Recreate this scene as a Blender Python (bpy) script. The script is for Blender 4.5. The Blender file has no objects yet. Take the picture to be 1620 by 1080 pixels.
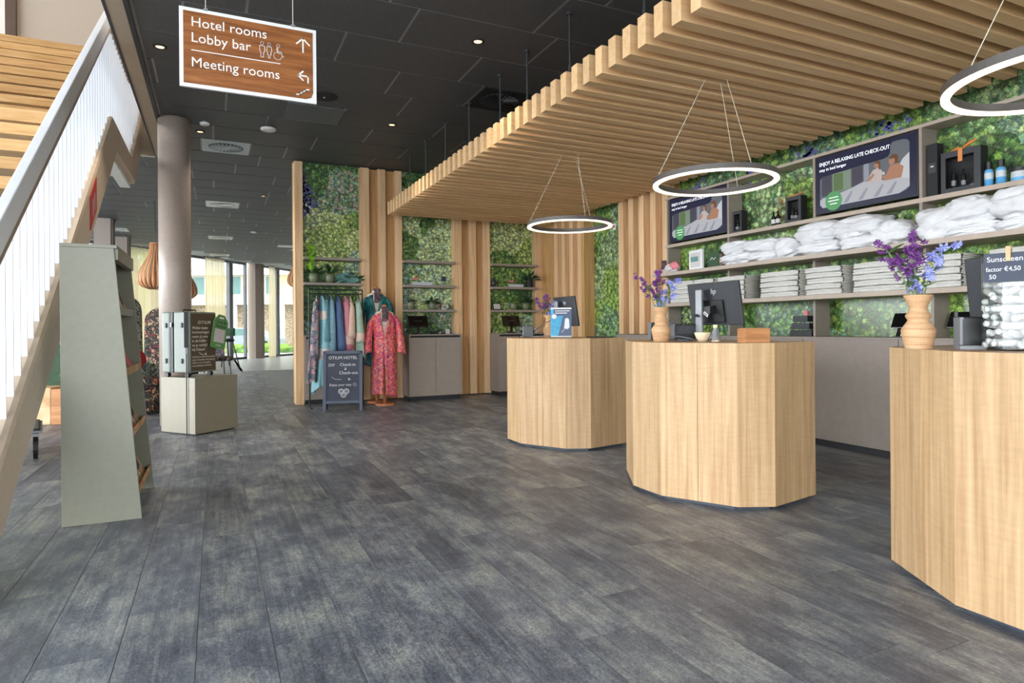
import bpy, math, random
from mathutils import Vector, Matrix, noise as mnoise

random.seed(7)
scene = bpy.context.scene
COL = scene.collection
PI = math.pi

# ---------------------------------------------------------------- camera
cam_d = bpy.data.cameras.new('camera')
cam = bpy.data.objects.new('camera', cam_d)
COL.objects.link(cam)
YAW = math.atan(470 / 1000)
ROLL = 0.0085
cam_d.sensor_width = 36
cam_d.lens = 1000 / 1620 * 36
cam_d.shift_y = -23 / 1620
cam_d.clip_end = 400
cam.matrix_world = (Matrix.Translation((0, 0, 1.2)) @ Matrix.Rotation(-YAW, 4, 'Z')
                    @ Matrix.Rotation(PI / 2, 4, 'X') @ Matrix.Rotation(-ROLL, 4, 'Z'))
scene.camera = cam

# ---------------------------------------------------------------- world, light, exposure
world = bpy.data.worlds.new('overcast_sky')
scene.world = world
world.use_nodes = True
bg = world.node_tree.nodes['Background']
bg.inputs[0].default_value = (0.90, 0.95, 1.0, 1)
bg.inputs[1].default_value = 12.0
scene.view_settings.view_transform = 'Standard'
scene.view_settings.look = 'None'
scene.view_settings.gamma = 1
scene.view_settings.use_curve_mapping = False
scene.view_settings.exposure = 0.22


def portal(loc, rot, sx, sy):
    l = bpy.data.lights.new('sky_portal', 'AREA')
    l.shape = 'RECTANGLE'
    l.size, l.size_y = sx, sy
    l.cycles.is_portal = True
    o = bpy.data.objects.new('sky_portal', l)
    COL.objects.link(o)
    o.location = loc
    o.rotation_euler = rot


# daylight enters through the open glass fronts left of and behind the camera
portal((-9.2, 4.2, 1.95), (0, -PI / 2, 0), 3.9, 22.0)
portal((-4.85, -7.0, 1.95), (PI / 2, 0, 0), 8.7, 3.9)
portal((-9.25, 6.5, 8.05), (0, -PI / 2, 0), 1.5, 19.0)


# ---------------------------------------------------------------- helpers
def lin(c):
    return c / 12.92 if c <= 0.04045 else ((c + 0.055) / 1.055) ** 2.4


def C(r, g, b):
    return (lin(r / 255), lin(g / 255), lin(b / 255), 1.0)


class MB:
    """collects geometry, builds ONE mesh object"""

    def __init__(self, M=None):
        self.v, self.f, self.m, self.M = [], [], [], M or Matrix()
        self.mi = 0

    def add(self, vs, fs):
        n = len(self.v)
        M = self.M
        self.v += [tuple(M @ Vector(p)) for p in vs]
        for f in fs:
            self.f.append(tuple(i + n for i in f))
            self.m.append(self.mi)
        return self

    def box(self, x0, x1, y0, y1, z0, z1):
        return self.add([(x0, y0, z0), (x1, y0, z0), (x1, y1, z0), (x0, y1, z0),
                         (x0, y0, z1), (x1, y0, z1), (x1, y1, z1), (x0, y1, z1)],
                        [(3, 2, 1, 0), (4, 5, 6, 7), (0, 1, 5, 4), (1, 2, 6, 5), (2, 3, 7, 6), (3, 0, 4, 7)])

    def cbox(self, c, s):
        return self.box(c[0] - s[0] / 2, c[0] + s[0] / 2, c[1] - s[1] / 2, c[1] + s[1] / 2, c[2] - s[2] / 2, c[2] + s[2] / 2)

    def quad(self, *p):
        return self.add(list(p), [tuple(range(len(p)))])

    def prism(self, poly, z0, z1):
        n = len(poly)
        return self.add([(x, y, z0) for x, y in poly] + [(x, y, z1) for x, y in poly],
                        [tuple(range(n - 1, -1, -1)), tuple(range(n, 2 * n))]
                        + [(i, (i + 1) % n, n + (i + 1) % n, n + i) for i in range(n)])

    def xprism(self, poly, y0, y1):
        """poly in (x, z), extruded along y"""
        n = len(poly)
        return self.add([(x, y0, z) for x, z in poly] + [(x, y1, z) for x, z in poly],
                        [tuple(range(n)), tuple(range(2 * n - 1, n - 1, -1))]
                        + [((i + 1) % n, i, n + i, n + (i + 1) % n) for i in range(n)])

    def yprism(self, poly, x0, x1):
        """poly in (y, z), extruded along x"""
        n = len(poly)
        return self.add([(x0, y, z) for y, z in poly] + [(x1, y, z) for y, z in poly],
                        [tuple(range(n)), tuple(range(2 * n - 1, n - 1, -1))]
                        + [((i + 1) % n, i, n + i, n + (i + 1) % n) for i in range(n)])

    def tube(self, pts, r, n=6, cap=True):
        pts = [Vector(p) for p in pts]
        rs = r if isinstance(r, (list, tuple)) else [r] * len(pts)
        vs, fs = [], []
        up = Vector((0, 0, 1))
        for i, p in enumerate(pts):
            d = (pts[min(i + 1, len(pts) - 1)] - pts[max(i - 1, 0)])
            if d.length < 1e-9:
                d = Vector((0, 0, 1))
            d.normalize()
            u = up if abs(d.dot(up)) < 0.95 else Vector((1, 0, 0))
            a = d.cross(u).normalized()
            b = d.cross(a).normalized()
            for k in range(n):
                t = 2 * PI * k / n
                vs.append(tuple(p + (a * math.cos(t) + b * math.sin(t)) * rs[i]))
        for i in range(len(pts) - 1):
            for k in range(n):
                fs.append((i * n + k, i * n + (k + 1) % n, (i + 1) * n + (k + 1) % n, (i + 1) * n + k))
        if cap:
            fs.append(tuple(range(n - 1, -1, -1)))
            fs.append(tuple(range((len(pts) - 1) * n, len(pts) * n)))
        return self.add(vs, fs)

    def lathe(self, prof, n=20, c=(0, 0, 0), sx=1, sy=1):
        vs, fs = [], []
        for r, z in prof:
            for k in range(n):
                t = 2 * PI * k / n
                vs.append((c[0] + r * sx * math.cos(t), c[1] + r * sy * math.sin(t), c[2] + z))
        for i in range(len(prof) - 1):
            for k in range(n):
                fs.append((i * n + k, i * n + (k + 1) % n, (i + 1) * n + (k + 1) % n, (i + 1) * n + k))
        if prof[0][0] > 1e-4:
            fs.append(tuple(range(n - 1, -1, -1)))
        if prof[-1][0] > 1e-4:
            fs.append(tuple(range((len(prof) - 1) * n, len(prof) * n)))
        return self.add(vs, fs)

    def ell(self, c, r, nu=10, nv=6, fn=None):
        vs, fs = [], []
        for i in range(nv + 1):
            ph = -PI / 2 + PI * i / nv
            for k in range(nu):
                t = 2 * PI * k / nu
                d = Vector((math.cos(ph) * math.cos(t), math.cos(ph) * math.sin(t), math.sin(ph)))
                s = fn(d) if fn else 1.0
                vs.append((c[0] + r[0] * d.x * s, c[1] + r[1] * d.y * s, c[2] + r[2] * d.z * s))
        for i in range(nv):
            for k in range(nu):
                fs.append((i * nu + k, i * nu + (k + 1) % nu, (i + 1) * nu + (k + 1) % nu, (i + 1) * nu + k))
        return self.add(vs, fs)

    def mesh(self, name, mat, smooth=False):
        me = bpy.data.meshes.new(name)
        me.from_pydata(self.v, [], self.f)
        for m in (mat if isinstance(mat, (list, tuple)) else [mat]):
            me.materials.append(M_[m] if isinstance(m, str) else m)
        if any(self.m):
            me.polygons.foreach_set('material_index', self.m)
        if smooth:
            me.polygons.foreach_set('use_smooth', [True] * len(me.polygons))
        me.update()
        return me

    def build(self, name, mat, parent=None, smooth=False, bevel=0, loc=None, rot=None):
        return obj(name, self.mesh(name, mat, smooth), parent, loc, rot, bevel)


def obj(name, me, parent=None, loc=None, rot=None, bevel=0):
    o = bpy.data.objects.new(name, me)
    COL.objects.link(o)
    if parent is not None:
        o.parent = parent
    if loc is not None:
        o.location = loc
    if rot is not None:
        o.rotation_euler = rot
    if bevel:
        b = o.modifiers.new('bevel', 'BEVEL')
        b.width = bevel
        b.segments = 2
        b.limit_method = 'ANGLE'
    return o


def tag(o, label, cat, group=None, kind=None):
    if label:
        o['label'] = label
    if cat:
        o['category'] = cat
    if group:
        o['group'] = group
    if kind:
        o['kind'] = kind
    return o


def thing(name, label, cat, loc=(0, 0, 0), rz=0, group=None, rot=None):
    o = bpy.data.objects.new(name, None)
    o.empty_display_size = 0.05
    COL.objects.link(o)
    o.location = loc
    o.rotation_euler = rot or (0, 0, rz)
    return tag(o, label, cat, group)


def dup(root, loc, rz=0, label=None, group=None, rot=None):
    r = root.copy()
    COL.objects.link(r)
    r.location = loc
    r.rotation_euler = rot or (0, 0, rz)
    if label:
        r['label'] = label
    if group:
        r['group'] = group
    for ch in list(root.children):
        c = ch.copy()
        COL.objects.link(c)
        c.parent = r
        for g in list(ch.children):
            d = g.copy()
            COL.objects.link(d)
            d.parent = c
    return r


TEXTS = []


def text(name, s, size, mat, parent, loc, rot, align='LEFT', ext=0.0006, sx=1.0, shear=0, space=1.0):
    TEXTS.append((name, s, size, mat, parent, loc, rot, align, ext, sx, shear, space))


def flush_texts():
    made = []
    for (name, s, size, mat, parent, loc, rot, align, ext, sx, shear, space) in TEXTS:
        cu = bpy.data.curves.new('lettering', 'FONT')
        cu.body, cu.size, cu.align_x, cu.extrude = s, size, align, ext
        cu.shear = shear
        cu.space_character = space
        cu.resolution_u = 3
        o = bpy.data.objects.new('tmp_text', cu)
        COL.objects.link(o)
        made.append(o)
    dg = bpy.context.evaluated_depsgraph_get()
    for o, (name, s, size, mat, parent, loc, rot, align, ext, sx, shear, space) in zip(made, TEXTS):
        me = bpy.data.meshes.new_from_object(o.evaluated_get(dg))
        me.materials.clear()
        me.materials.append(M_[mat])
        if sx != 1.0:
            for v in me.vertices:
                v.co.x *= sx
        cu = o.data
        bpy.data.objects.remove(o)
        bpy.data.curves.remove(cu)
        if name == 'lettering':
            split_letters(me, mat, parent, loc, rot)
        else:
            obj(name, me, parent, loc, rot)


def split_letters(me, mat, parent, loc, rot):
    """one object per letter: islands whose x-ranges overlap belong together"""
    par = list(range(len(me.vertices)))

    def find(a):
        while par[a] != a:
            par[a] = par[par[a]]
            a = par[a]
        return a
    for e in me.edges:
        a, b_ = find(e.vertices[0]), find(e.vertices[1])
        if a != b_:
            par[a] = b_
    isl = {}
    for v in me.vertices:
        isl.setdefault(find(v.index), []).append(v.co.x)
    spans = sorted((min(x), max(x), k) for k, x in isl.items())
    groups = []
    for a, b_, k in spans:
        if groups and a < groups[-1][1] - 1e-4:
            groups[-1][1] = max(groups[-1][1], b_)
            groups[-1][2].add(k)
        else:
            groups.append([a, b_, {k}])
    for a, b_, ks in groups:
        idx = [v.index for v in me.vertices if find(v.index) in ks]
        mp = {q: n for n, q in enumerate(idx)}
        mb = MB()
        mb.v = [tuple(me.vertices[q].co) for q in idx]
        mb.f = [tuple(mp[q] for q in p.vertices) for p in me.polygons if p.vertices[0] in mp]
        mb.m = [0] * len(mb.f)
        mb.build('letter', mat, parent, loc=loc, rot=rot)


# ---------------------------------------------------------------- materials
M_ = {}


def newmat(name):
    m = bpy.data.materials.new(name)
    m.use_nodes = True
    nt = m.node_tree
    b = nt.nodes['Principled BSDF']
    M_[name] = m
    return m, nt, b


def N(nt, t, **kw):
    n = nt.nodes.new(t)
    for k, v in kw.items():
        setattr(n, k, v)
    return n


def ramp(nt, stops, interp='LINEAR'):
    r = N(nt, 'ShaderNodeValToRGB')
    cr = r.color_ramp
    cr.interpolation = interp
    while len(cr.elements) < len(stops):
        cr.elements.new(0.5)
    for e, (p, c) in zip(cr.elements, stops):
        e.position = p
        e.color = c
    return r


def scale_col(c, k):
    return (c[0] * k, c[1] * k, c[2] * k, 1)


def plain(name, col, rough=0.55, metal=0.0, var=0.08, ns=6.0, bump=0.0, bs=60.0, spec=0.5, emit=0):
    m, nt, b = newmat(name)
    tc = N(nt, 'ShaderNodeTexCoord')
    no = N(nt, 'ShaderNodeTexNoise')
    no.inputs['Scale'].default_value = ns
    no.inputs['Detail'].default_value = 4
    nt.links.new(tc.outputs['Object'], no.inputs['Vector'])
    r = ramp(nt, [(0.3, scale_col(col, 1 - var)), (0.7, scale_col(col, 1 + var))])
    nt.links.new(no.outputs['Fac'], r.inputs['Fac'])
    nt.links.new(r.outputs['Color'], b.inputs['Base Color'])
    b.inputs['Roughness'].default_value = rough
    b.inputs['Metallic'].default_value = metal
    b.inputs['Specular IOR Level'].default_value = spec
    if emit:
        nt.links.new(r.outputs['Color'], b.inputs['Emission Color'])
        b.inputs['Emission Strength'].default_value = emit
    if bump:
        n2 = N(nt, 'ShaderNodeTexNoise')
        n2.inputs['Scale'].default_value = bs
        n2.inputs['Detail'].default_value = 3
        nt.links.new(tc.outputs['Object'], n2.inputs['Vector'])
        bp = N(nt, 'ShaderNodeBump')
        bp.inputs['Strength'].default_value = bump
        bp.inputs['Distance'].default_value = 0.01
        nt.links.new(n2.outputs['Fac'], bp.inputs['Height'])
        nt.links.new(bp.outputs['Normal'], b.inputs['Normal'])
    return m


def glow(name, col, strength):
    m, nt, b = newmat(name)
    b.inputs['Base Color'].default_value = col
    b.inputs['Emission Color'].default_value = col
    b.inputs['Emission Strength'].default_value = strength
    return m


def wood(name, c0, c1, c2, sc, rough=0.5, figure=0.0, fs=(2, 2, 30), contrast=(0.3, 0.72)):
    """grain stretched by sc (per axis), tone shifts per object and per island"""
    m, nt, b = newmat(name)
    tc = N(nt, 'ShaderNodeTexCoord')
    oi = N(nt, 'ShaderNodeObjectInfo')
    ge = N(nt, 'ShaderNodeNewGeometry')
    ad = N(nt, 'ShaderNodeMath', operation='ADD')
    nt.links.new(oi.outputs['Random'], ad.inputs[0])
    nt.links.new(ge.outputs['Random Per Island'], ad.inputs[1])
    fr = N(nt, 'ShaderNodeMath', operation='FRACT')
    nt.links.new(ad.outputs[0], fr.inputs[0])
    mu = N(nt, 'ShaderNodeMath', operation='MULTIPLY')
    mu.inputs[1].default_value = 37.0
    nt.links.new(fr.outputs[0], mu.inputs[0])
    va = N(nt, 'ShaderNodeVectorMath', operation='ADD')
    nt.links.new(tc.outputs['Object'], va.inputs[0])
    nt.links.new(mu.outputs[0], va.inputs[1])
    mp = N(nt, 'ShaderNodeMapping')
    mp.inputs['Scale'].default_value = sc
    nt.links.new(va.outputs[0], mp.inputs['Vector'])
    n1 = N(nt, 'ShaderNodeTexNoise')
    n1.inputs['Scale'].default_value = 1.0
    n1.inputs['Detail'].default_value = 7
    n1.inputs['Roughness'].default_value = 0.62
    n1.inputs['Distortion'].default_value = 0.4
    nt.links.new(mp.outputs[0], n1.inputs['Vector'])
    r = ramp(nt, [(contrast[0], c0), (0.5, c1), (contrast[1], c2)])
    nt.links.new(n1.outputs['Fac'], r.inputs['Fac'])
    out = r.outputs['Color']
    if figure:
        mp2 = N(nt, 'ShaderNodeMapping')
        mp2.inputs['Scale'].default_value = fs
        nt.links.new(va.outputs[0], mp2.inputs['Vector'])
        n2 = N(nt, 'ShaderNodeTexNoise')
        n2.inputs['Scale'].default_value = 1.0
        n2.inputs['Detail'].default_value = 2
        nt.links.new(mp2.outputs[0], n2.inputs['Vector'])
        r2 = ramp(nt, [(0.35, (1 - figure, 1 - figure, 1 - figure, 1)), (0.65, (1 + figure, 1 + figure, 1 + figure, 1))])
        nt.links.new(n2.outputs['Fac'], r2.inputs['Fac'])
        mx = N(nt, 'ShaderNodeMix', data_type='RGBA', blend_type='MULTIPLY')
        mx.inputs[0].default_value = 1
        nt.links.new(out, mx.inputs[6])
        nt.links.new(r2.outputs['Color'], mx.inputs[7])
        out = mx.outputs[2]
    hv = N(nt, 'ShaderNodeHueSaturation')
    mr = N(nt, 'ShaderNodeMapRange')
    mr.inputs['To Min'].default_value = 0.9
    mr.inputs['To Max'].default_value = 1.08
    nt.links.new(fr.outputs[0], mr.inputs['Value'])
    nt.links.new(mr.outputs[0], hv.inputs['Value'])
    nt.links.new(out, hv.inputs['Color'])
    nt.links.new(hv.outputs['Color'], b.inputs['Base Color'])
    b.inputs['Roughness'].default_value = rough
    b.inputs['Specular IOR Level'].default_value = 0.35
    return m


def plant_print(name, stops, leaf=20.0, patch=1.5, rough=0.5, seed=0.0, second=46.0, val=1.0):
    """photo-print wall covering of mixed foliage: patches of species, leaf clusters, leaf tips"""
    m, nt, b = newmat(name)
    ge = N(nt, 'ShaderNodeNewGeometry')
    of = N(nt, 'ShaderNodeVectorMath', operation='ADD')
    of.inputs[1].default_value = (seed, seed * 1.7, seed * 0.6)
    nt.links.new(ge.outputs['Position'], of.inputs[0])
    nz = N(nt, 'ShaderNodeTexNoise')
    nz.inputs['Scale'].default_value = 3.2
    nz.inputs['Detail'].default_value = 5
    nt.links.new(of.outputs[0], nz.inputs['Vector'])
    wv = N(nt, 'ShaderNodeVectorMath', operation='MULTIPLY_ADD')
    wv.inputs[1].default_value = (0.5, 0.5, 0.5)
    nt.links.new(nz.outputs['Color'], wv.inputs[0])
    nt.links.new(of.outputs[0], wv.inputs[2])
    big = N(nt, 'ShaderNodeTexVoronoi')
    big.inputs['Scale'].default_value = patch
    nt.links.new(wv.outputs[0], big.inputs['Vector'])
    sp = N(nt, 'ShaderNodeSeparateColor')
    nt.links.new(big.outputs['Color'], sp.inputs['Color'])
    leafv = N(nt, 'ShaderNodeTexVoronoi')
    leafv.inputs['Scale'].default_value = leaf
    leafv.inputs['Randomness'].default_value = 1
    w2 = N(nt, 'ShaderNodeVectorMath', operation='MULTIPLY_ADD')
    w2.inputs[1].default_value = (0.06, 0.06, 0.06)
    nz2 = N(nt, 'ShaderNodeTexNoise')
    nz2.inputs['Scale'].default_value = 16
    nt.links.new(of.outputs[0], nz2.inputs['Vector'])
    nt.links.new(nz2.outputs['Color'], w2.inputs[0])
    nt.links.new(of.outputs[0], w2.inputs[2])
    nt.links.new(w2.outputs[0], leafv.inputs['Vector'])
    sl = N(nt, 'ShaderNodeSeparateColor')
    nt.links.new(leafv.outputs['Color'], sl.inputs['Color'])
    # species factor = patch colour + a little per-leaf drift
    mr = N(nt, 'ShaderNodeMath', operation='MULTIPLY_ADD')
    mr.inputs[1].default_value = 0.22
    nt.links.new(sl.outputs[0], mr.inputs[0])
    sc = N(nt, 'ShaderNodeMath', operation='MULTIPLY')
    sc.inputs[1].default_value = 0.8
    nt.links.new(sp.outputs[0], sc.inputs[0])
    nt.links.new(sc.outputs[0], mr.inputs[2])
    r = ramp(nt, stops)
    nt.links.new(mr.outputs[0], r.inputs['Fac'])
    # leaf shading inside the print
    fine = N(nt, 'ShaderNodeTexVoronoi')
    fine.inputs['Scale'].default_value = second
    nt.links.new(w2.outputs[0], fine.inputs['Vector'])
    d1 = ramp(nt, [(0.0, (1.3, 1.3, 1.28, 1)), (0.4, (0.95, 0.95, 0.95, 1)), (0.62, (0.3, 0.34, 0.3, 1)), (0.8, (0.1, 0.13, 0.1, 1))])
    nt.links.new(leafv.outputs['Distance'], d1.inputs['Fac'])
    d2 = ramp(nt, [(0.0, (1.45, 1.45, 1.4, 1)), (0.45, (0.85, 0.85, 0.85, 1)), (0.75, (0.25, 0.27, 0.25, 1))])
    nt.links.new(fine.outputs['Distance'], d2.inputs['Fac'])
    m1 = N(nt, 'ShaderNodeMix', data_type='RGBA', blend_type='MULTIPLY')
    m1.inputs[0].default_value = 0.8
    nt.links.new(r.outputs['Color'], m1.inputs[6])
    nt.links.new(d1.outputs['Color'], m1.inputs[7])
    m2 = N(nt, 'ShaderNodeMix', data_type='RGBA', blend_type='MULTIPLY')
    m2.inputs[0].default_value = 0.8
    nt.links.new(m1.outputs[2], m2.inputs[6])
    nt.links.new(d2.outputs['Color'], m2.inputs[7])
    # per leaf brightness
    hv = N(nt, 'ShaderNodeHueSaturation')
    lr = N(nt, 'ShaderNodeMapRange')
    lr.inputs['To Min'].default_value = 0.6 * val
    lr.inputs['To Max'].default_value = 1.5 * val
    nt.links.new(sl.outputs[1], lr.inputs['Value'])
    nt.links.new(lr.outputs[0], hv.inputs['Value'])
    nt.links.new(m2.outputs[2], hv.inputs['Color'])
    nt.links.new(hv.outputs['Color'], b.inputs['Base Color'])
    b.inputs['Roughness'].default_value = rough
    bp = N(nt, 'ShaderNodeBump')
    bp.inputs['Strength'].default_value = 0.25 if rough > 0.3 else 0.03
    bp.inputs['Distance'].default_value = 0.01
    bp.invert = True
    nt.links.new(fine.outputs['Distance'], bp.inputs['Height'])
    nt.links.new(bp.outputs['Normal'], b.inputs['Normal'])
    return m


def cells(name, cols, scale, rough=0.7, dist=0.35, band=None, warp=0.12):
    """small all-over textile pattern: voronoi cells picking from a list of colours"""
    m, nt, b = newmat(name)
    tc = N(nt, 'ShaderNodeTexCoord')
    nz = N(nt, 'ShaderNodeTexNoise')
    nz.inputs['Scale'].default_value = scale * 0.6
    nt.links.new(tc.outputs['Object'], nz.inputs['Vector'])
    wv = N(nt, 'ShaderNodeVectorMath', operation='MULTIPLY_ADD')
    wv.inputs[1].default_value = (warp, warp, warp)
    nt.links.new(nz.outputs['Color'], wv.inputs[0])
    nt.links.new(tc.outputs['Object'], wv.inputs[2])
    vo = N(nt, 'ShaderNodeTexVoronoi')
    vo.inputs['Scale'].default_value = scale
    nt.links.new(wv.outputs[0], vo.inputs['Vector'])
    sp = N(nt, 'ShaderNodeSeparateColor')
    nt.links.new(vo.outputs['Color'], sp.inputs['Color'])
    n = len(cols)
    r = ramp(nt, [(i / n, c) for i, c in enumerate(cols)], 'CONSTANT')
    nt.links.new(sp.outputs[0], r.inputs['Fac'])
    n2 = N(nt, 'ShaderNodeTexNoise')
    n2.inputs['Scale'].default_value = scale * 2.5
    nt.links.new(wv.outputs[0], n2.inputs['Vector'])
    mx = N(nt, 'ShaderNodeMix', data_type='RGBA', blend_type='OVERLAY')
    mx.inputs[0].default_value = dist
    nt.links.new(r.outputs['Color'], mx.inputs[6])
    nt.links.new(n2.outputs['Color'], mx.inputs[7])
    nt.links.new(mx.outputs[2], b.inputs['Base Color'])
    b.inputs['Roughness'].default_value = rough
    return m


def banded(name, cols, axis=2, rough=0.8):
    """woven cloth with wide colour bands along an object axis: cols = [(height, colour)]"""
    m, nt, b = newmat(name)
    tc = N(nt, 'ShaderNodeTexCoord')
    sx = N(nt, 'ShaderNodeSeparateXYZ')
    nt.links.new(tc.outputs['Object'], sx.inputs[0])
    lo, hi = cols[0][0], cols[-1][0]
    mr = N(nt, 'ShaderNodeMapRange')
    mr.inputs['From Min'].default_value = lo
    mr.inputs['From Max'].default_value = hi if hi > lo else lo + 1
    nt.links.new(sx.outputs[axis], mr.inputs['Value'])
    r = ramp(nt, [((z - lo) / max(hi - lo, 1e-6), c) for z, c in cols], 'CONSTANT')
    nt.links.new(mr.outputs[0], r.inputs['Fac'])
    no = N(nt, 'ShaderNodeTexNoise')
    no.inputs['Scale'].default_value = 40
    nt.links.new(tc.outputs['Object'], no.inputs['Vector'])
    r2 = ramp(nt, [(0.3, (0.9, 0.9, 0.9, 1)), (0.7, (1.1, 1.1, 1.1, 1))])
    nt.links.new(no.outputs['Fac'], r2.inputs['Fac'])
    mx = N(nt, 'ShaderNodeMix', data_type='RGBA', blend_type='MULTIPLY')
    mx.inputs[0].default_value = 1
    nt.links.new(r.outputs['Color'], mx.inputs[6])
    nt.links.new(r2.outputs['Color'], mx.inputs[7])
    nt.links.new(mx.outputs[2], b.inputs['Base Color'])
    b.inputs['Roughness'].default_value = rough
    return m


def clear_glass(name, tint=(0.95, 0.98, 0.97, 1), refl=0.10):
    m = bpy.data.materials.new(name)
    m.use_nodes = True
    nt = m.node_tree
    nt.nodes.remove(nt.nodes['Principled BSDF'])
    out = nt.nodes['Material Output']
    tr = N(nt, 'ShaderNodeBsdfTransparent')
    tr.inputs[0].default_value = tint
    gl = N(nt, 'ShaderNodeBsdfGlossy')
    gl.inputs['Roughness'].default_value = 0.02
    lw = N(nt, 'ShaderNodeLayerWeight')
    lw.inputs[0].default_value = 0.5
    fr = ramp(nt, [(0.0, (0.03, 0.03, 0.03, 1)), (0.6, (0.06, 0.06, 0.06, 1)), (0.9, (0.3, 0.3, 0.3, 1)), (1.0, (0.7, 0.7, 0.7, 1))])
    nt.links.new(lw.outputs['Facing'], fr.inputs[0])
    mx = N(nt, 'ShaderNodeMixShader')
    nt.links.new(fr.outputs[0], mx.inputs[0])
    nt.links.new(tr.outputs[0], mx.inputs[1])
    nt.links.new(gl.outputs[0], mx.inputs[2])
    nt.links.new(mx.outputs[0], out.inputs[0])
    M_[name] = m


def sheer(name, col):
    m = bpy.data.materials.new(name)
    m.use_nodes = True
    nt = m.node_tree
    nt.nodes.remove(nt.nodes['Principled BSDF'])
    out = nt.nodes['Material Output']
    no = N(nt, 'ShaderNodeTexNoise')
    no.inputs['Scale'].default_value = 30
    tc = N(nt, 'ShaderNodeTexCoord')
    nt.links.new(tc.outputs['Object'], no.inputs['Vector'])
    r = ramp(nt, [(0.3, scale_col(col, 0.93)), (0.7, col)])
    nt.links.new(no.outputs['Fac'], r.inputs['Fac'])
    di = N(nt, 'ShaderNodeBsdfDiffuse')
    tl = N(nt, 'ShaderNodeBsdfTranslucent')
    nt.links.new(r.outputs[0], di.inputs[0])
    nt.links.new(r.outputs[0], tl.inputs[0])
    mx = N(nt, 'ShaderNodeMixShader')
    mx.inputs[0].default_value = 0.6
    nt.links.new(di.outputs[0], mx.inputs[1])
    nt.links.new(tl.outputs[0], mx.inputs[2])
    tr = N(nt, 'ShaderNodeBsdfTransparent')
    m2 = N(nt, 'ShaderNodeMixShader')
    m2.inputs[0].default_value = 0.15
    nt.links.new(mx.outputs[0], m2.inputs[1])
    nt.links.new(tr.outputs[0], m2.inputs[2])
    nt.links.new(m2.outputs[0], out.inputs[0])
    M_[name] = m


def floor_mat(name, dark, mid, light, palest):
    m, nt, b = newmat(name)
    ge = N(nt, 'ShaderNodeNewGeometry')
    oi = N(nt, 'ShaderNodeObjectInfo')
    ad = N(nt, 'ShaderNodeMath', operation='ADD')
    nt.links.new(oi.outputs['Random'], ad.inputs[0])
    nt.links.new(ge.outputs['Random Per Island'], ad.inputs[1])
    fr = N(nt, 'ShaderNodeMath', operation='FRACT')
    nt.links.new(ad.outputs[0], fr.inputs[0])
    mu = N(nt, 'ShaderNodeMath', operation='MULTIPLY')
    mu.inputs[1].default_value = 53.0
    nt.links.new(fr.outputs[0], mu.inputs[0])
    va = N(nt, 'ShaderNodeVectorMath', operation='ADD')
    nt.links.new(ge.outputs['Position'], va.inputs[0])
    nt.links.new(mu.outputs[0], va.inputs[1])

    def nse(sc, scale, det, rg):
        mp = N(nt, 'ShaderNodeMapping')
        mp.inputs['Scale'].default_value = sc
        nt.links.new(va.outputs[0], mp.inputs['Vector'])
        n = N(nt, 'ShaderNodeTexNoise')
        n.inputs['Scale'].default_value = scale
        n.inputs['Detail'].default_value = det
        n.inputs['Roughness'].default_value = rg
        nt.links.new(mp.outputs[0], n.inputs['Vector'])
        return n
    n1 = nse((3.4, 1.7, 1), 1.3, 12, 0.74)
    r1 = ramp(nt, [(0.32, dark), (0.47, mid), (0.58, light), (0.72, palest)])  # last stop: yellowish splotches in the plank pattern
    nt.links.new(n1.outputs['Fac'], r1.inputs['Fac'])
    n2 = nse((42.0, 1.6, 1), 1.0, 7, 0.7)
    r2 = ramp(nt, [(0.32, (0.62, 0.62, 0.65, 1)), (0.68, (1.38, 1.38, 1.34, 1))])
    nt.links.new(n2.outputs['Fac'], r2.inputs['Fac'])
    mx = N(nt, 'ShaderNodeMix', data_type='RGBA', blend_type='MULTIPLY')
    mx.inputs[0].default_value = 0.9
    nt.links.new(r1.outputs['Color'], mx.inputs[6])
    nt.links.new(r2.outputs['Color'], mx.inputs[7])
    n3 = nse((130.0, 62.0, 1), 1.0, 6, 0.8)
    r3 = ramp(nt, [(0.36, (0.45, 0.45, 0.46, 1)), (0.64, (1.5, 1.5, 1.48, 1))])
    nt.links.new(n3.outputs['Fac'], r3.inputs['Fac'])
    m3 = N(nt, 'ShaderNodeMix', data_type='RGBA', blend_type='MULTIPLY')
    m3.inputs[0].default_value = 0.9
    nt.links.new(mx.outputs[2], m3.inputs[6])
    nt.links.new(r3.outputs['Color'], m3.inputs[7])
    hv = N(nt, 'ShaderNodeHueSaturation')
    mr = N(nt, 'ShaderNodeMapRange')
    mr.inputs['To Min'].default_value = 0.84
    mr.inputs['To Max'].default_value = 1.16
    nt.links.new(fr.outputs[0], mr.inputs['Value'])
    nt.links.new(mr.outputs[0], hv.inputs['Value'])
    nt.links.new(m3.outputs[2], hv.inputs['Color'])
    nt.links.new(hv.outputs['Color'], b.inputs['Base Color'])
    rr = ramp(nt, [(0.3, (0.34, 0.34, 0.34, 1)), (0.7, (0.52, 0.52, 0.52, 1))])
    nt.links.new(n3.outputs['Fac'], rr.inputs['Fac'])
    nt.links.new(rr.outputs['Color'], b.inputs['Roughness'])
    bp = N(nt, 'ShaderNodeBump')
    bp.inputs['Strength'].default_value = 0.12
    bp.inputs['Distance'].default_value = 0.004
    nt.links.new(n3.outputs['Fac'], bp.inputs['Height'])
    nt.links.new(bp.outputs['Normal'], b.inputs['Normal'])
    return m


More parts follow.
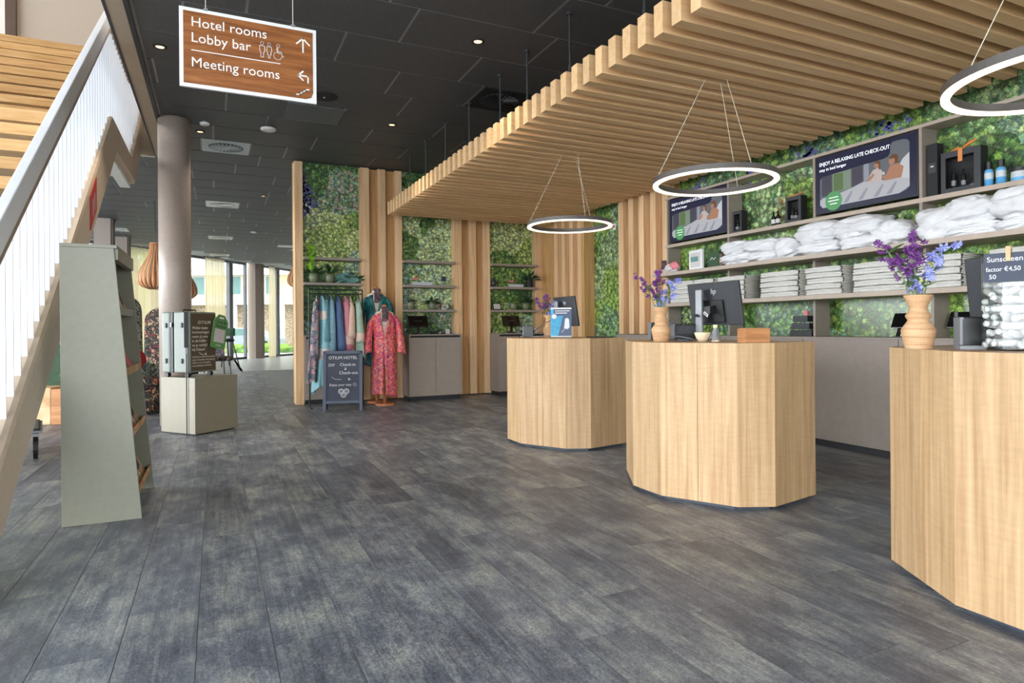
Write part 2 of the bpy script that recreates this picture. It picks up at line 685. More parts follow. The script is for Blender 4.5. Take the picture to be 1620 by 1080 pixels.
floor_mat('floor_plank', C(76, 80, 91), C(104, 109, 119), C(137, 141, 143), C(170, 169, 156))
plain('floor_base', C(150, 152, 152), 0.6)
plain('pale_floor', C(160, 165, 166), 0.35, ns=3)
plain('ceiling_tile', C(78, 78, 79), 0.55, ns=110, var=0.35, bump=0.5, bs=160)
plain('ceiling_grid', C(158, 158, 158), 0.6)
wood('oak', C(162, 128, 91), C(183, 151, 112), C(196, 168, 131), (34, 34, 1.2), 0.5, 0.03, (10, 10, 60))
wood('oak_top', C(156, 116, 74), C(174, 136, 92), C(190, 154, 112), (20, 1.3, 20), 0.38)
wood('baffle_wood', C(214, 171, 121), C(226, 186, 138), C(235, 199, 154), (1.1, 26, 26), 0.55)
wood('batten_wood', C(200, 158, 112), C(220, 182, 139), C(232, 200, 160), (22, 22, 1.1), 0.55)
wood('backing_wood', C(176, 132, 80), C(196, 152, 98), C(212, 170, 116), (22, 22, 1.1), 0.6)
wood('tread_wood', C(190, 144, 90), C(214, 172, 116), C(228, 190, 138), (1.6, 18, 18), 0.5)
wood('sign_wood', C(110, 62, 28), C(146, 88, 44), C(172, 110, 60), (3.0, 30, 34), 0.45)
wood('crate_wood', C(140, 92, 54), C(176, 122, 78), C(196, 146, 98), (2, 2, 26), 0.6)
wood('log_wood', C(150, 108, 70), C(194, 158, 118), C(214, 184, 150), (5, 5, 5), 0.7)
wood('veneer', C(190, 128, 84), C(208, 148, 104), C(222, 168, 124), (6, 6, 1.5), 0.5)
wood('vase_wood', C(180, 138, 98), C(198, 158, 118), C(212, 176, 138), (4, 4, 60), 0.6)
plain('taupe', C(148, 136, 126), 0.5, ns=14, var=0.05)
plain('taupe_light', C(178, 162, 147), 0.5, ns=14, var=0.05)
plain('taupe_dark', C(96, 88, 78), 0.55, ns=14, var=0.05)
plain('plinth_dark', C(34, 34, 38), 0.6)
plain('desk_plinth', C(52, 58, 70), 0.45)
plain('stair_beige', C(204, 186, 166), 0.42, ns=20, var=0.05)
plain('soffit_beige', C(176, 160, 138), 0.4, ns=5, var=0.05)
plain('edge_black', C(38, 38, 42), 0.5)
plain('baluster_white', C(226, 230, 238), 0.45, var=0.02)
plain('rail_white', C(240, 243, 250), 0.35, var=0.02)
plain('rail_brown', C(160, 138, 120), 0.4)
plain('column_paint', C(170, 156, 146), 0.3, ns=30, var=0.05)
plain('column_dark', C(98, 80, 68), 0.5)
plain('wall_beige', C(206, 194, 180), 0.8, ns=40, var=0.03)
plain('wall_plain', C(200, 196, 190), 0.8)
plain('sage', C(130, 130, 115), 0.42, ns=24, var=0.04)
plain('sage_box', C(140, 134, 116), 0.45, ns=10, var=0.03)
plain('white', C(232, 232, 232), 0.5, var=0.02)
plain('tube_white', C(204, 204, 202), 0.4, var=0.05)
plain('lettering_white', C(240, 238, 232), 0.6, var=0.01)
plain('black', C(22, 22, 24), 0.4)
plain('black_gloss', C(14, 14, 16), 0.12)
plain('black_matt', C(30, 30, 32), 0.7)
plain('dark_grey', C(46, 48, 52), 0.45)
plain('mid_grey', C(120, 122, 126), 0.45)
plain('silver', C(150, 152, 156), 0.45, metal=0.6)
plain('steel_wire', C(214, 206, 190), 0.5)
plain('ring_body', C(84, 78, 74), 0.45)
glow('ring_led', (1.0, 0.88, 0.66, 1), 1.15)
glow('lamp_warm', (1.0, 0.66, 0.34, 1), 2.2)
plain('vent_grey', C(178, 190, 194), 0.4)
plain('vent_white', C(226, 226, 218), 0.4)
plain('vent_dark', C(30, 32, 34), 0.6)
plain('detector_white', C(214, 214, 212), 0.45)
plain('grille_grey', C(96, 100, 100), 0.6, ns=60, var=0.1)
plain('towel', C(208, 206, 200), 0.95, ns=40, var=0.06, bump=0.5, bs=180)
plain('towel_edge', C(186, 182, 172), 0.95, ns=60, var=0.16, bump=0.5, bs=120)
plain('robe_white', C(220, 220, 222), 0.9, ns=20, var=0.03, bump=0.25, bs=70)
plain('stone_cream', C(222, 204, 172), 0.6, ns=20)
plain('mannequin_cloth', C(222, 210, 190), 0.85)
plain('copper_wood', C(196, 124, 84), 0.45)
plain('chalk_slate', C(62, 68, 82), 0.7, ns=4, var=0.16)
plain('board_frame', C(74, 84, 104), 0.5, ns=8)
plain('chalk', C(222, 224, 228), 0.9, var=0.05, ns=80)
plain('case_sage', C(126, 134, 126), 0.4, ns=10, var=0.03)
plain('case_print', C(88, 76, 58), 0.5, ns=10)
plain('tag_green', C(98, 150, 92), 0.5, var=0.03)
plain('tag_pale', C(206, 200, 200), 0.6, var=0.03)
plain('sign_red', C(186, 44, 40), 0.5)
plain('leaf_dark', C(44, 76, 48), 0.5, var=0.25, ns=14)
plain('leaf_mid', C(104, 142, 76), 0.5, var=0.25, ns=14)
plain('leaf_lime', C(140, 190, 50), 0.5, var=0.2, ns=14)
plain('leaf_blue', C(104, 148, 142), 0.5, var=0.22, ns=14)
plain('stem_green', C(110, 134, 84), 0.6)
plain('petal_purple', C(108, 48, 126), 0.6, var=0.25, ns=30)
plain('petal_blue', C(146, 152, 216), 0.6, var=0.18, ns=30)
plain('petal_yellow', C(214, 216, 130), 0.6, var=0.15, ns=30)
plain('pot_glaze', C(116, 124, 96), 0.3, var=0.2, ns=9)
plain('orange_ribbon', C(214, 130, 64), 0.5)
plain('bottle_blue', C(96, 170, 220), 0.3)
plain('label_pale', C(196, 202, 206), 0.5)
plain('gift_pink', C(214, 122, 130), 0.5, var=0.2, ns=30)
plain('paper', C(204, 204, 202), 0.7, var=0.05)
plain('paper_blue', C(52, 146, 184), 0.5, var=0.22, ns=26)
plain('paper_navy', C(62, 76, 104), 0.5)
plain('cord', C(72, 74, 78), 0.5)
plain('red_fabric', C(150, 30, 34), 0.85)
cells('leaf_fabric', [C(58, 64, 62), C(76, 88, 80), C(120, 126, 114), C(66, 72, 66), C(150, 146, 132), C(52, 56, 58)], 24, 0.9, 0.4, warp=0.3)
cells('floral_dark', [C(26, 28, 34), C(44, 52, 48), C(120, 44, 44), C(34, 40, 44), C(176, 140, 110), C(60, 82, 58), C(24, 24, 28)], 24, 0.9, 0.4, warp=0.3)
cells('kimono', [C(220, 84, 92), C(230, 116, 96), C(200, 66, 110), C(126, 56, 124), C(226, 156, 116), C(214, 78, 88), C(190, 60, 100), C(234, 136, 120)], 42, 0.55, 0.45)
cells('velvet_teal', [C(26, 92, 98), C(34, 112, 114), C(22, 76, 86), C(46, 126, 122)], 14, 0.6, 0.35)
cells('scarf_dark', [C(52, 40, 48), C(88, 62, 70), C(40, 34, 44), C(120, 84, 84)], 40, 0.7)
cells('paisley_grey', [C(120, 122, 132), C(86, 84, 106), C(168, 160, 150), C(96, 108, 116), C(186, 140, 146)], 22, 0.85)
cells('book_cover', [C(60, 50, 46), C(178, 150, 120), C(150, 60, 50), C(206, 196, 178), C(44, 58, 72)], 9, 0.6, 0.2)
FOL = [(0.0, C(30, 62, 38)), (0.14, C(66, 104, 54)), (0.28, C(112, 142, 70)), (0.4, C(160, 172, 98)), (0.52, C(186, 194, 140)),
       (0.64, C(158, 182, 146)), (0.76, C(126, 152, 146)), (0.88, C(98, 134, 82)), (1.0, C(190, 156, 156))]
FOL2 = [(0.0, C(32, 66, 42)), (0.18, C(84, 122, 52)), (0.34, C(140, 162, 76)), (0.48, C(112, 150, 76)), (0.6, C(94, 130, 112)),
        (0.72, C(160, 176, 120)), (0.86, C(70, 110, 62)), (1.0, C(132, 156, 74))]
plant_print('foliage_print', FOL, 20, 1.5, 0.5, 3.1, 58, 1.75)
plant_print('foliage_print_right', FOL2, 19, 1.7, 0.5, 9.7, 62, 1.5)
plant_print('foliage_splashback', FOL2, 20, 2.0, 0.2, 21.4, 60, 1.4)
plain('flower_violet_print', C(104, 96, 170), 0.6, var=0.45, ns=40)
clear_glass('glass', (0.61, 0.61, 0.595, 1))
clear_glass('jar_glass', (0.975, 0.99, 0.985, 1))
sheer('curtain_sheer', C(246, 231, 196))
# television pictures (flat images that the screens give off)
for nm, col in dict(navy=(30, 36, 74), pic_wall=(120, 128, 136), pic_window=(150, 170, 150), pic_curtain=(84, 84, 100), pic_bed=(216, 218, 226),
                    pic_fold=(176, 180, 194), pic_pillow=(236, 238, 242), skin=(206, 150, 120), hair=(128, 84, 58), gown=(230, 214, 210),
                    badge=(104, 190, 120), pic_tree=(110, 140, 90), pic_grey=(176, 180, 196)).items():
    mm = glow('screen_' + nm, C(*col), 0.55)
    mm.node_tree.nodes['Principled BSDF'].inputs['Base Color'].default_value = (0.01, 0.01, 0.01, 1)
    mm.node_tree.nodes['Principled BSDF'].inputs['Roughness'].default_value = 0.2
glow('screen_text', C(240, 240, 245), 0.8)


# ================================================================ STRUCTURE
CEIL = 3.88
# ---- floor: base slab, planks laid along Y
FLINE = lambda x: 23.3 + (x + 2.6) * 7.0 / 5.8     # far glazed front
fl = MB().prism([(-9.2, -7), (5.7, -7), (5.7, FLINE(5.7)), (-9.2, FLINE(-9.2))], -0.12, -0.003).build('floor', 'floor_base')
tag(fl, 'dark grey wood-effect plank floor of the lobby', 'floor', kind='structure')
PW, PL, GAP = 0.265, 1.32, 0.003
planks = []
c0 = -25
for c in range(c0, 24):
    xa = 0.99 + PW * c
    xb = xa + PW
    if xb > 5.46:
        continue
    rnd = random.Random(c * 17 + 3)
    y = -2.0 - rnd.random() * PL
    while y < 27:
        ya, yb = y, y + PL
        y = yb
        lim = 27.0 if xa < 0.6 else 19.7
        if ya > lim - 0.1:
            break
        yb = min(yb, lim, FLINE(xa) - 0.05)
        if yb - ya < 0.05:
            break
        if xa > 1.2 and yb > 10.5:
            if ya > 10.5:
                continue
            yb = 10.5
        planks.append((xa, xb, ya, yb))


def in_view(p):
    x, yy = (p[0] + p[1]) / 2, (p[2] + p[3]) / 2
    ok = False
    for px, py in ((p[0], p[2]), (p[1], p[2]), (p[0], p[3]), (p[1], p[3]), (x, yy)):
        D = px * math.sin(YAW) + py * math.cos(YAW)
        U = px * math.cos(YAW) - py * math.sin(YAW)
        if D > 0.9 and abs(U / D) < 0.84 and 1.2 / D < 0.60:
            ok = True
    return ok


vis = sorted([p for p in planks if in_view(p)], key=lambda p: (p[0] + p[1]) ** 2 + (p[2] + p[3]) ** 2)
near = vis[:295]
nearset = set(near)
plank_meshes = {}
for (xa, xb, ya, yb) in near:
    key = round(yb - ya, 3)
    if key not in plank_meshes:
        plank_meshes[key] = MB().box(0, PW - GAP, 0, key - GAP, -0.012, 0).mesh('plank', 'floor_plank')
    obj('plank', plank_meshes[key], fl, (xa, ya, 0))
rest = MB()
for p in planks:
    if p not in nearset:
        rest.box(p[0], p[1] - GAP, p[2], p[3] - GAP, -0.012, 0)
o = rest.build('distant_planks', 'floor_plank', fl)
o['kind'] = 'stuff'
pf = MB().prism([(0.65, 19.7), (5.7, 19.7), (5.7, FLINE(5.7)), (0.65, FLINE(0.65))], -0.05, 0.0).build('floor', 'pale_floor')
tag(pf, 'pale smooth floor strip in front of the far windows', 'floor', kind='structure')

# ---- ceiling: slab with stair opening, light grid, dark acoustic tiles
OX0, OX1, OY0, OY1 = -3.6, -0.79, 3.3, 11.2
cm = MB()
for (a, b_, c, d) in ((-9.2, OX0, -7, 0), (OX1, 5.7, -7, 0), (OX0, OX1, -7, OY0), (OX0, OX1, OY1, 0)):
    cm.prism([(a, c), (b_, c), (b_, d or FLINE(b_)), (a, d or FLINE(a))], CEIL + 0.0015, CEIL + 0.3)
ce = cm.build('ceiling', 'ceiling_grid')
tag(ce, 'dark ceiling of acoustic tiles with pale joints', 'ceiling', kind='structure')
VENTS = [(0.17, 10.19, 'vent_grey'), (3.06, 6.82, 'vent_dark'), (0.17, 14.9, 'vent_white'), (0.17, 20.3, 'vent_white'),
         (0.17, 25.0, 'vent_white'), (-2.4, 14.2, 'vent_white'), (-2.4, 19.6, 'vent_white'), (-2.4, 23.6, 'vent_white')]
PANELS = [(1.14, 8.17, 0.66, 0.6), (2.05, 14.2, 0.66, 0.6), (2.3, 21.6, 0.9, 0.6)]
RP, TL, TG = 0.675, 1.32, 0.024
tiles = []
short = {-1: 0.26, 0: 1.1, 1: 1.775, 2: -0.54, 3: 0.14, 4: 1.95, 5: 0.0, 6: 0.99}
for k in range(-8, 38):
    ya, yb = 5.8 + RP * k, 5.8 + RP * (k + 1)
    if ya < -1.5:
        continue
    off = short.get(k, random.Random(k).choice([0.0, 0.33, 0.66, 0.99]))
    xs = [off + TL * i for i in range(-9, 6)]
    lo = -0.6 if (yb <= OY1 + 0.1) else -8.8
    hi = 5.6
    for xa in xs:
        a, b_ = max(xa, lo), min(xa + TL, hi)
        if b_ - a < 0.05:
            continue
        if yb > FLINE(a) - 0.1:
            continue
        segs = [(a, b_)]
        for vx, vy, _ in VENTS:
            if ya < vy < yb:
                ns = []
                for s in segs:
                    l, r = vx - 0.33, vx + 0.33
                    if r <= s[0] or l >= s[1]:
                        ns.append(s)
                    else:
                        if s[0] < l - 0.04:
                            ns.append((s[0], l))
                        if s[1] > r + 0.04:
                            ns.append((r, s[1]))
                segs = ns
        for s in segs:
            tiles.append((s[0], s[1], ya, yb))


def ceil_view(p):
    for px, py in ((p[0], p[2]), (p[1], p[2]), (p[0], p[3]), (p[1], p[3])):
        D = px * math.sin(YAW) + py * math.cos(YAW)
        U = px * math.cos(YAW) - py * math.sin(YAW)
        if D > 1 and abs(U / D) < 0.83 and 2.68 / D < 0.54:
            return True
    return False


tv = sorted([p for p in tiles if ceil_view(p)], key=lambda p: (p[0] + p[1]) ** 2 + (p[2] + p[3]) ** 2)
tn = set(tv[:290])
tm = {}
for p in tv[:290]:
    key = round(p[1] - p[0], 3)
    if key not in tm:
        tm[key] = MB().box(TG / 2, key - TG / 2, TG / 2, RP - TG / 2, -0.006, 0.01).mesh('ceiling_tile', 'ceiling_tile')
    obj('ceiling_tile', tm[key], ce, (p[0], p[2], CEIL))
rest = MB()
for p in tiles:
    if p not in tn:
        rest.box(p[0] + TG / 2, p[1] - TG / 2, p[2] + TG / 2, p[3] - TG / 2, CEIL - 0.006, CEIL + 0.01)
o = rest.build('distant_ceiling_tiles', 'ceiling_tile', ce)
o['kind'] = 'stuff'
# opening edge: beige soffit strip, dark edge profiles, end face of the opening
MB().box(-0.79, -0.655, OY0, OY1, CEIL - 0.012, CEIL + 0.02).build('soffit_strip', 'soffit_beige', ce)
MB().box(-0.812, -0.79, OY0, OY1, CEIL - 0.018, CEIL + 0.34).build('edge_profile', 'edge_black', ce)
MB().box(-0.655, -0.615, OY0, OY1, CEIL - 0.025, CEIL + 0.02).build('edge_profile', 'edge_black', ce)
MB().box(-0.995, -0.79, OY1 - 0.06, OY1 - 0.032, CEIL - 0.005, CEIL + 2.0).build('opening_end_panel', 'soffit_beige', ce)
MB().box(OX0, -0.79, OY1 - 0.03, OY1, CEIL - 0.012, CEIL + 0.03).build('end_trim', 'vent_white', ce)

# ---- back wall (green bays) : Y = 10.47 batten fronts, print at Y = 10.62
wb = MB().box(1.15, 5.9, 10.66, 10.78, 0, CEIL).build('wall_back', 'backing_wood')
tag(wb, 'back wall of oak battens and foliage-print bays', 'wall', kind='structure')
BT = [(1.15, 1.275), (2.18, 2.327), (2.47, 2.60), (2.76, 2.88), (3.807, 3.956), (4.094, 4.228), (4.363, 4.496), (5.414, 5.56)]
for a, b_ in BT:
    MB().box(a, b_, 10.47, 10.66, 0.0 if a < 1.2 else 0.02, CEIL - 0.03).build('batten', 'batten_wood', wb, bevel=0.003)
for a, b_ in ((2.327, 2.47), (2.6, 2.76), (3.956, 4.094), (4.228, 4.363)):
    MB().box(a, b_, 10.58, 10.66, 0.02, CEIL - 0.05).build('backing_panel', 'backing_wood', wb)
for i, (a, b_) in enumerate(((1.275, 2.18), (2.88, 3.807), (4.496, 5.414))):
    MB().box(a, b_, 10.615, 10.66, 0.0, CEIL).build('foliage_panel', 'foliage_print', wb)
# violet flower patch printed high in the first bay
vm = MB()
rr = random.Random(5)
for _ in range(130):
    z = rr.gauss(3.28, 0.17)
    x = 1.285 + abs(rr.gauss(0, 0.10)) * (1.0 - 0.6 * min(1, abs(z - 3.28) / 0.4))
    s = rr.uniform(0.012, 0.026)
    n_ = 5
    vm.add([(x + s * math.cos(2 * PI * q / n_), 10.612, z + s * math.sin(2 * PI * q / n_)) for q in range(n_)], [tuple(range(n_ - 1, -1, -1))])
vm.build('violet_blossoms', 'flower_violet_print', wb)['kind'] = 'stuff'

# ---- right wall : slat fronts X = 5.44, print at X = 5.64
wr = MB().box(5.66, 5.8, -3, 10.66, 0, CEIL).build('wall_right', 'backing_wood')
tag(wr, 'right wall of oak slats and foliage print', 'wall', kind='structure')
MB().box(5.64, 5.66, 6.68, 10.6, 0, CEIL).build('foliage_panel', 'foliage_print_right', wr)
MB().box(5.64, 5.66, -3, 6.68, 1.46, CEIL).build('foliage_panel', 'foliage_print_right', wr)
MB().box(5.63, 5.66, -3, 6.66, 1.08, 1.46).build('splashback_panel', 'foliage_splashback', wr)
for i, yb in enumerate((9.80, 9.535, 9.275, 9.01)):
    MB().box(5.44, 5.56, yb - 0.115, yb, 0.02, CEIL - 0.04).build('batten', 'batten_wood', wr, bevel=0.003)
MB().box(5.56, 5.64, 8.9, 10.47, 0.02, CEIL - 0.04).build('backing_panel', 'backing_wood', wr)
MB().box(5.445, 5.64, 8.80, 8.90, 0.02, CEIL - 0.04).build('reveal_panel', 'backing_wood', wr)
for i, yb in enumerate((7.83, 7.58, 7.336, 7.074, 6.812)):
    MB().box(5.44, 5.56, yb - 0.118, yb, 1.085, CEIL - 0.04).build('batten', 'batten_wood', wr, bevel=0.003)
MB().box(5.56, 5.64, 6.69, 7.83, 1.085, CEIL - 0.04).build('backing_panel', 'backing_wood', wr)
MB().box(5.628, 5.64, 8.18, 8.25, 2.70, 2.79).build('sensor_plate', 'white', wr)
o = MB().box(5.621, 5.628, 8.195, 8.235, 2.73, 2.765).build('sensor_mark', 'sign_red', wr)

vm = MB()
for cy_, cz_, n_b in ((3.78, 3.0, 26), (4.66, 2.97, 34), (5.45, 2.96, 22), (6.3, 2.98, 22)):
    for _ in range(n_b):
        y, z, s = rr.gauss(cy_, 0.09), rr.gauss(cz_, 0.05), rr.uniform(0.012, 0.026)
        vm.add([(5.637, y + s * math.cos(2 * PI * q / 5), z + s * math.sin(2 * PI * q / 5)) for q in range(5)], [tuple(range(5))])
vm.build('violet_blossoms', 'flower_violet_print', wr)['kind'] = 'stuff'

# ---- far side rooms
ws = MB().box(5.66, 5.8, 10.78, 34, 0, CEIL).build('wall_side', 'wall_plain')
tag(ws, 'plain pale wall of the far lounge', 'wall', kind='structure')
wu = MB()
wu.box(-3.30, 1.5, 14.6, 14.75, 4.2, 8.8)
wu = wu.build('wall_upper', 'wall_beige')
tag(wu, 'beige wall above the top of the stairs', 'wall', kind='structure')
MB().box(-3.46, -3.30, 14.5, 14.75, 4.2, 8.8).build('door_jamb', 'column_dark', wu)
MB().box(-6.0, -3.46, 14.9, 15.0, 4.2, 8.8).build('white_reveal', 'white', wu)  # white panel standing in for the glow of an upper window
wv = MB().box(-0.78, -0.6, -2, 14.6, CEIL + 0.3, 8.8).build('wall_void', 'wall_beige')
tag(wv, 'beige wall of the stair void above the ceiling', 'wall', kind='structure')
wx = MB().box(-9.3, -9.2, -3, 16, CEIL + 0.3, 7.3).build('wall_left_blocker', 'wall_plain')  # out of view, added to narrow the sky opening onto the stairs
tag(wx, 'unseen pale upper wall added left of the stair void to cut daylight', 'wall', kind='structure')
wy = MB().box(-9.2, -0.6, -3.1, -3, CEIL + 0.3, 8.8).build('wall_front_blocker', 'wall_plain')  # unseen, put in to darken the overlit stair void
tag(wy, 'unseen pale upper wall added in front of the stair void to cut daylight', 'wall', kind='structure')
wz = MB().box(-0.5, 5.7, -7.1, -7, 0, CEIL).build('wall_rear_blocker', 'wall_plain')  # unseen partial wall, added to cut light from behind on the right
tag(wz, 'unseen pale wall added at the rear of the lobby to block light', 'wall', kind='structure')
rf = MB().box(-9.2, 1.5, -3, 16, 8.8, 9.0).build('ceiling', 'wall_plain')  # roof out of view, added so the sky does not flood the stairwell
tag(rf, 'unseen pale ceiling added over the stair void to keep out sky light', 'ceiling', kind='structure')
us = MB().box(-6, 1.5, 13.75, 16, 5.95, 6.2).build('floor', 'tread_wood')
tag(us, 'upper landing at the head of the stairs', 'floor', kind='structure')

# ---- round column by the stairs
cl = MB().lathe([(0.185, 0), (0.185, CEIL)], 40, (-0.453, 9.11, 0)).build('column', 'column_paint', smooth=True)
tag(cl, 'round taupe column behind the suitcase', 'column')
# flat shade ends
# ---- glazed front at the far end, running obliquely
F0, FD = Vector((-2.6, 23.3, 0)), Vector((5.8, 7.0, 0))
FU = FD.normalized()
FA = math.atan2(FD.y, FD.x)


def fpt(s):
    return F0 + FD * s


def fwin(n, s0, s1, label, mull=()):
    p0, p1 = fpt(s0), fpt(s1)
    L = (p1 - p0).length
    w = thing('window_%d' % n, label, 'window', p0, FA)
    w['kind'] = 'structure'
    fw = 0.07
    MB().box(0, fw, -0.06, 0.06, 0, CEIL).build('frame_post', 'mid_grey', w)
    MB().box(L - fw, L, -0.06, 0.06, 0, CEIL).build('frame_post', 'mid_grey', w)
    MB().box(0, L, -0.06, 0.06, 0, 0.08).build('frame_rail', 'dark_grey', w)
    MB().box(0, L, -0.06, 0.06, CEIL - 0.08, CEIL).build('frame_rail', 'mid_grey', w)
    cuts = [0.0] + [(m - s0) / (s1 - s0) * L for m in mull] + [L]
    for m in cuts[1:-1]:
        MB().box(m - 0.1, m + 0.1, -0.08, 0.08, 0, CEIL).build('mullion', 'mid_grey', w)
    for a, b_ in zip(cuts, cuts[1:]):
        MB().box(a + 0.05, b_ - 0.05, -0.008, 0.008, 0.05, CEIL - 0.05).build('pane', 'glass', w)
    return w


fwin(1, -1.1, 0.0, 'window panes at the far left end of the glazed front')
fwin(2, 0.0, 0.27, 'tall window behind the left curtain and wooden lamp', (0.13,))
fwin(3, 0.29, 0.645, 'tall window behind the bar stool left of the square column', (0.54,))
fwin(4, 0.75, 1.02, 'tall window right of the square column', (0.872,))
fwin(5, 1.02, 1.9, 'window panes hidden behind the oak corner post')


def square_col(s, wl, wd, label, m1, m2, back=0.35):
    p = fpt(s)
    c = thing('square_column', label, 'column', p, FA)
    MB().box(0, wl, -wd, 0.1, 0, CEIL).build('shaft', m1, c)
    MB().box(wl, wl + 0.03, -wd - 0.01, 0.1, 0, CEIL).build('shaft_cladding', m2, c)
    return c


# column between the two window groups: a pale face and a brown face
sq = thing('square_column', 'square column with pale and brown faces between far windows', 'column', (1.23, 27.96, 0), -0.3)
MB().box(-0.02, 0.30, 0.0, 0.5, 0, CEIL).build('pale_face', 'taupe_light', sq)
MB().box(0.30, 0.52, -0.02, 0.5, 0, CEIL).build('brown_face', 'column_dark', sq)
for i, (x, y, wd, lb) in enumerate(((-2.58, 17.75, 0.34, 'taupe square pillar above the sloping book stand, left one'),
                                    (-2.68, 21.1, 0.42, 'taupe square pillar beside the left curtain'))):
    sp_ = thing('square_pillar', lb, 'pillar', (x, y, 0))
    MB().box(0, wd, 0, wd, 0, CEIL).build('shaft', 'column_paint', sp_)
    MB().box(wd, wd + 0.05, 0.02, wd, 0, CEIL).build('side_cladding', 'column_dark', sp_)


def curtain(s0, s1, label, off=-0.35):
    p0 = fpt(s0)
    L = (fpt(s1) - p0).length
    n = int(L / 0.035)
    vs, fs = [], []
    rr = random.Random(int(s0 * 100))
    ph = [rr.uniform(0, 6) for _ in range(3)]
    for i in range(n + 1):
        x = L * i / n
        for j, z in enumerate((0.03, 1.3, 2.6, CEIL - 0.05)):
            a = 0.055 if j < 3 else 0.03
            y = a * math.sin(x * 38 + ph[0] + 0.15 * j) + 0.02 * math.sin(x * 17 + ph[1] + j * 0.3)
            vs.append((x, y, z))
    for i in range(n):
        for j in range(3):
            fs.append((i * 4 + j, (i + 1) * 4 + j, (i + 1) * 4 + j + 1, i * 4 + j + 1))
    t = thing('curtain', label, 'curtain', p0 + Vector((FU.y, -FU.x, 0)) * 0.35, FA, 'sheer cream curtains on the far windows')
    MB().add(vs, fs).build('drape', 'curtain_sheer', t, smooth=True)
    MB().box(0, L, -0.02, 0.02, CEIL - 0.05, CEIL - 0.02).build('curtain_track', 'dark_grey', t)
    return t


curtain(-0.03, 0.13, 'sheer cream curtain behind the wooden pendant lamp and patterned armchair')
curtain(0.345, 0.46, 'sheer cream curtain right of the round column')
curtain(0.757, 0.80, 'narrow sheer cream curtain right of the square column')
curtain(0.985, 1.1, 'sliver of cream curtain beside the oak corner post')

# ---- exterior
gd = MB().box(-60, 60, -60, 120, -0.4, -0.15).build('ground', 'pale_floor')
tag(gd, 'pale sunlit paving outside the far windows', 'ground', kind='structure')
cells('brick_far', [C(150, 132, 108), C(186, 168, 140), C(128, 108, 88), C(206, 192, 170)], 20, 0.9, 0.3, warp=0.01)
plain('render_white', C(238, 236, 230), 0.8)
plain('render_cream', C(226, 206, 160), 0.8)
plain('glass_teal', C(84, 122, 120), 0.15)
plain('car_silver', C(150, 158, 166), 0.3)
plain('hedge_leaf', C(120, 164, 60), 0.8, var=0.35, ns=9)
bd = thing('building', 'white and cream building with brick ground floor across the street', 'building', (0.5, 49.6, -0.15), -YAW)
MB().box(-22, 22, 0.6, 9, 0, 3.1).build('brick_base', 'brick_far', bd)
MB().box(-22, 22, -0.4, 9, 3.1, 3.75).build('white_band', 'render_white', bd)
MB().box(-22, 22, 0.2, 9, 3.75, 5.2).build('cream_wall', 'render_cream', bd)
MB().box(-22, 22, -0.4, 9, 5.2, 9.5).build('white_top', 'render_white', bd)
for i in range(-6, 7):
    x = i * 2.6 + 0.4
    w_ = MB().box(x, x + 0.95, 0.1, 0.22, 3.78, 5.15).build('window_frame', 'render_white', bd)
    MB().box(x + 0.08, x + 0.87, 0.05, 0.1, 3.85, 5.1).build('window_pane', 'glass_teal', w_)
for i in range(-4, 5):
    MB().lathe([(0.22, 0), (0.22, 3.1)], 12, (i * 3.4 + 0.9, -0.2, 0)).build('pillar', 'render_white', bd, smooth=True)
hg = MB()
rr = random.Random(3)
for i in range(240):
    hg.ell((rr.uniform(-9, 9), rr.uniform(-0.4, 0.4), rr.uniform(0.05, 0.5)), (0.22, 0.22, 0.16), 6, 4)
hd = thing('hedge', 'low clipped green hedge outside the far windows', 'hedge', (3.2, 38.5, -0.15), -YAW)
hg.build('foliage', 'hedge_leaf', hd)
MB().box(-9, 9, -0.3, 0.3, 0, 0.3).build('hedge_core', 'leaf_mid', hd)
car = thing('parked_car', 'silver parked car seen through the far window', 'car', (1.9, 43.5, -0.15), -YAW)
MB().xprism([(-2.1, 0.3), (2.1, 0.3), (2.15, 0.75), (1.3, 0.95), (0.6, 1.42), (-1.0, 1.45), (-1.75, 0.98), (-2.1, 0.9)], -0.85, 0.85).build('body', 'car_silver', car, bevel=0.06)
MB().xprism([(1.1, 0.98), (0.52, 1.36), (-0.95, 1.38), (-1.5, 0.98)], -0.87, 0.87).build('windows', 'glass_teal', car)
for x in (-1.35, 1.35):
    for s in (-1, 1):
        MB(Matrix.Translation((x, s * 0.78, 0.32)) @ Matrix.Rotation(PI / 2, 4, 'X')).lathe([(0.32, -0.1), (0.32, 0.1)], 14).build('wheel', 'black', car)


def tree(loc, h, r, label, seed):
    rr = random.Random(seed)
    t = thing('garden_tree', label, 'tree', loc)
    MB().tube([(0, 0, 0), (0.05, 0, h * 0.5), (0, 0.05, h * 0.8)], [0.14, 0.1, 0.05], 8).build('trunk', 'column_dark', t)
    f = MB()
    for i in range(900):
        d = Vector((rr.gauss(0, 1), rr.gauss(0, 1), rr.gauss(0, 1))).normalized() * (r * rr.uniform(0.5, 1.0))
        c = Vector((0, 0, h * 0.62)) + Vector((d.x, d.y, d.z * h / r * 0.42))
        u = Vector((rr.gauss(0, 1), rr.gauss(0, 1), rr.gauss(0, 1))).normalized()
        v = u.orthogonal().normalized()
        s = rr.uniform(0.12, 0.24)
        f.add([tuple(c - u * s), tuple(c + v * s * 0.6), tuple(c + u * s), tuple(c - v * s * 0.6)], [(0, 1, 2, 3)])
    f.build('crown', 'hedge_leaf', t)


tree((-3.0, 30.0, -0.15), 6.0, 1.7, 'bright green tree seen beside the wooden pendant lamp', 1)
tree((-7.6, 31.0, -0.15), 6.5, 2.0, 'green tree outside behind the left curtain', 2)


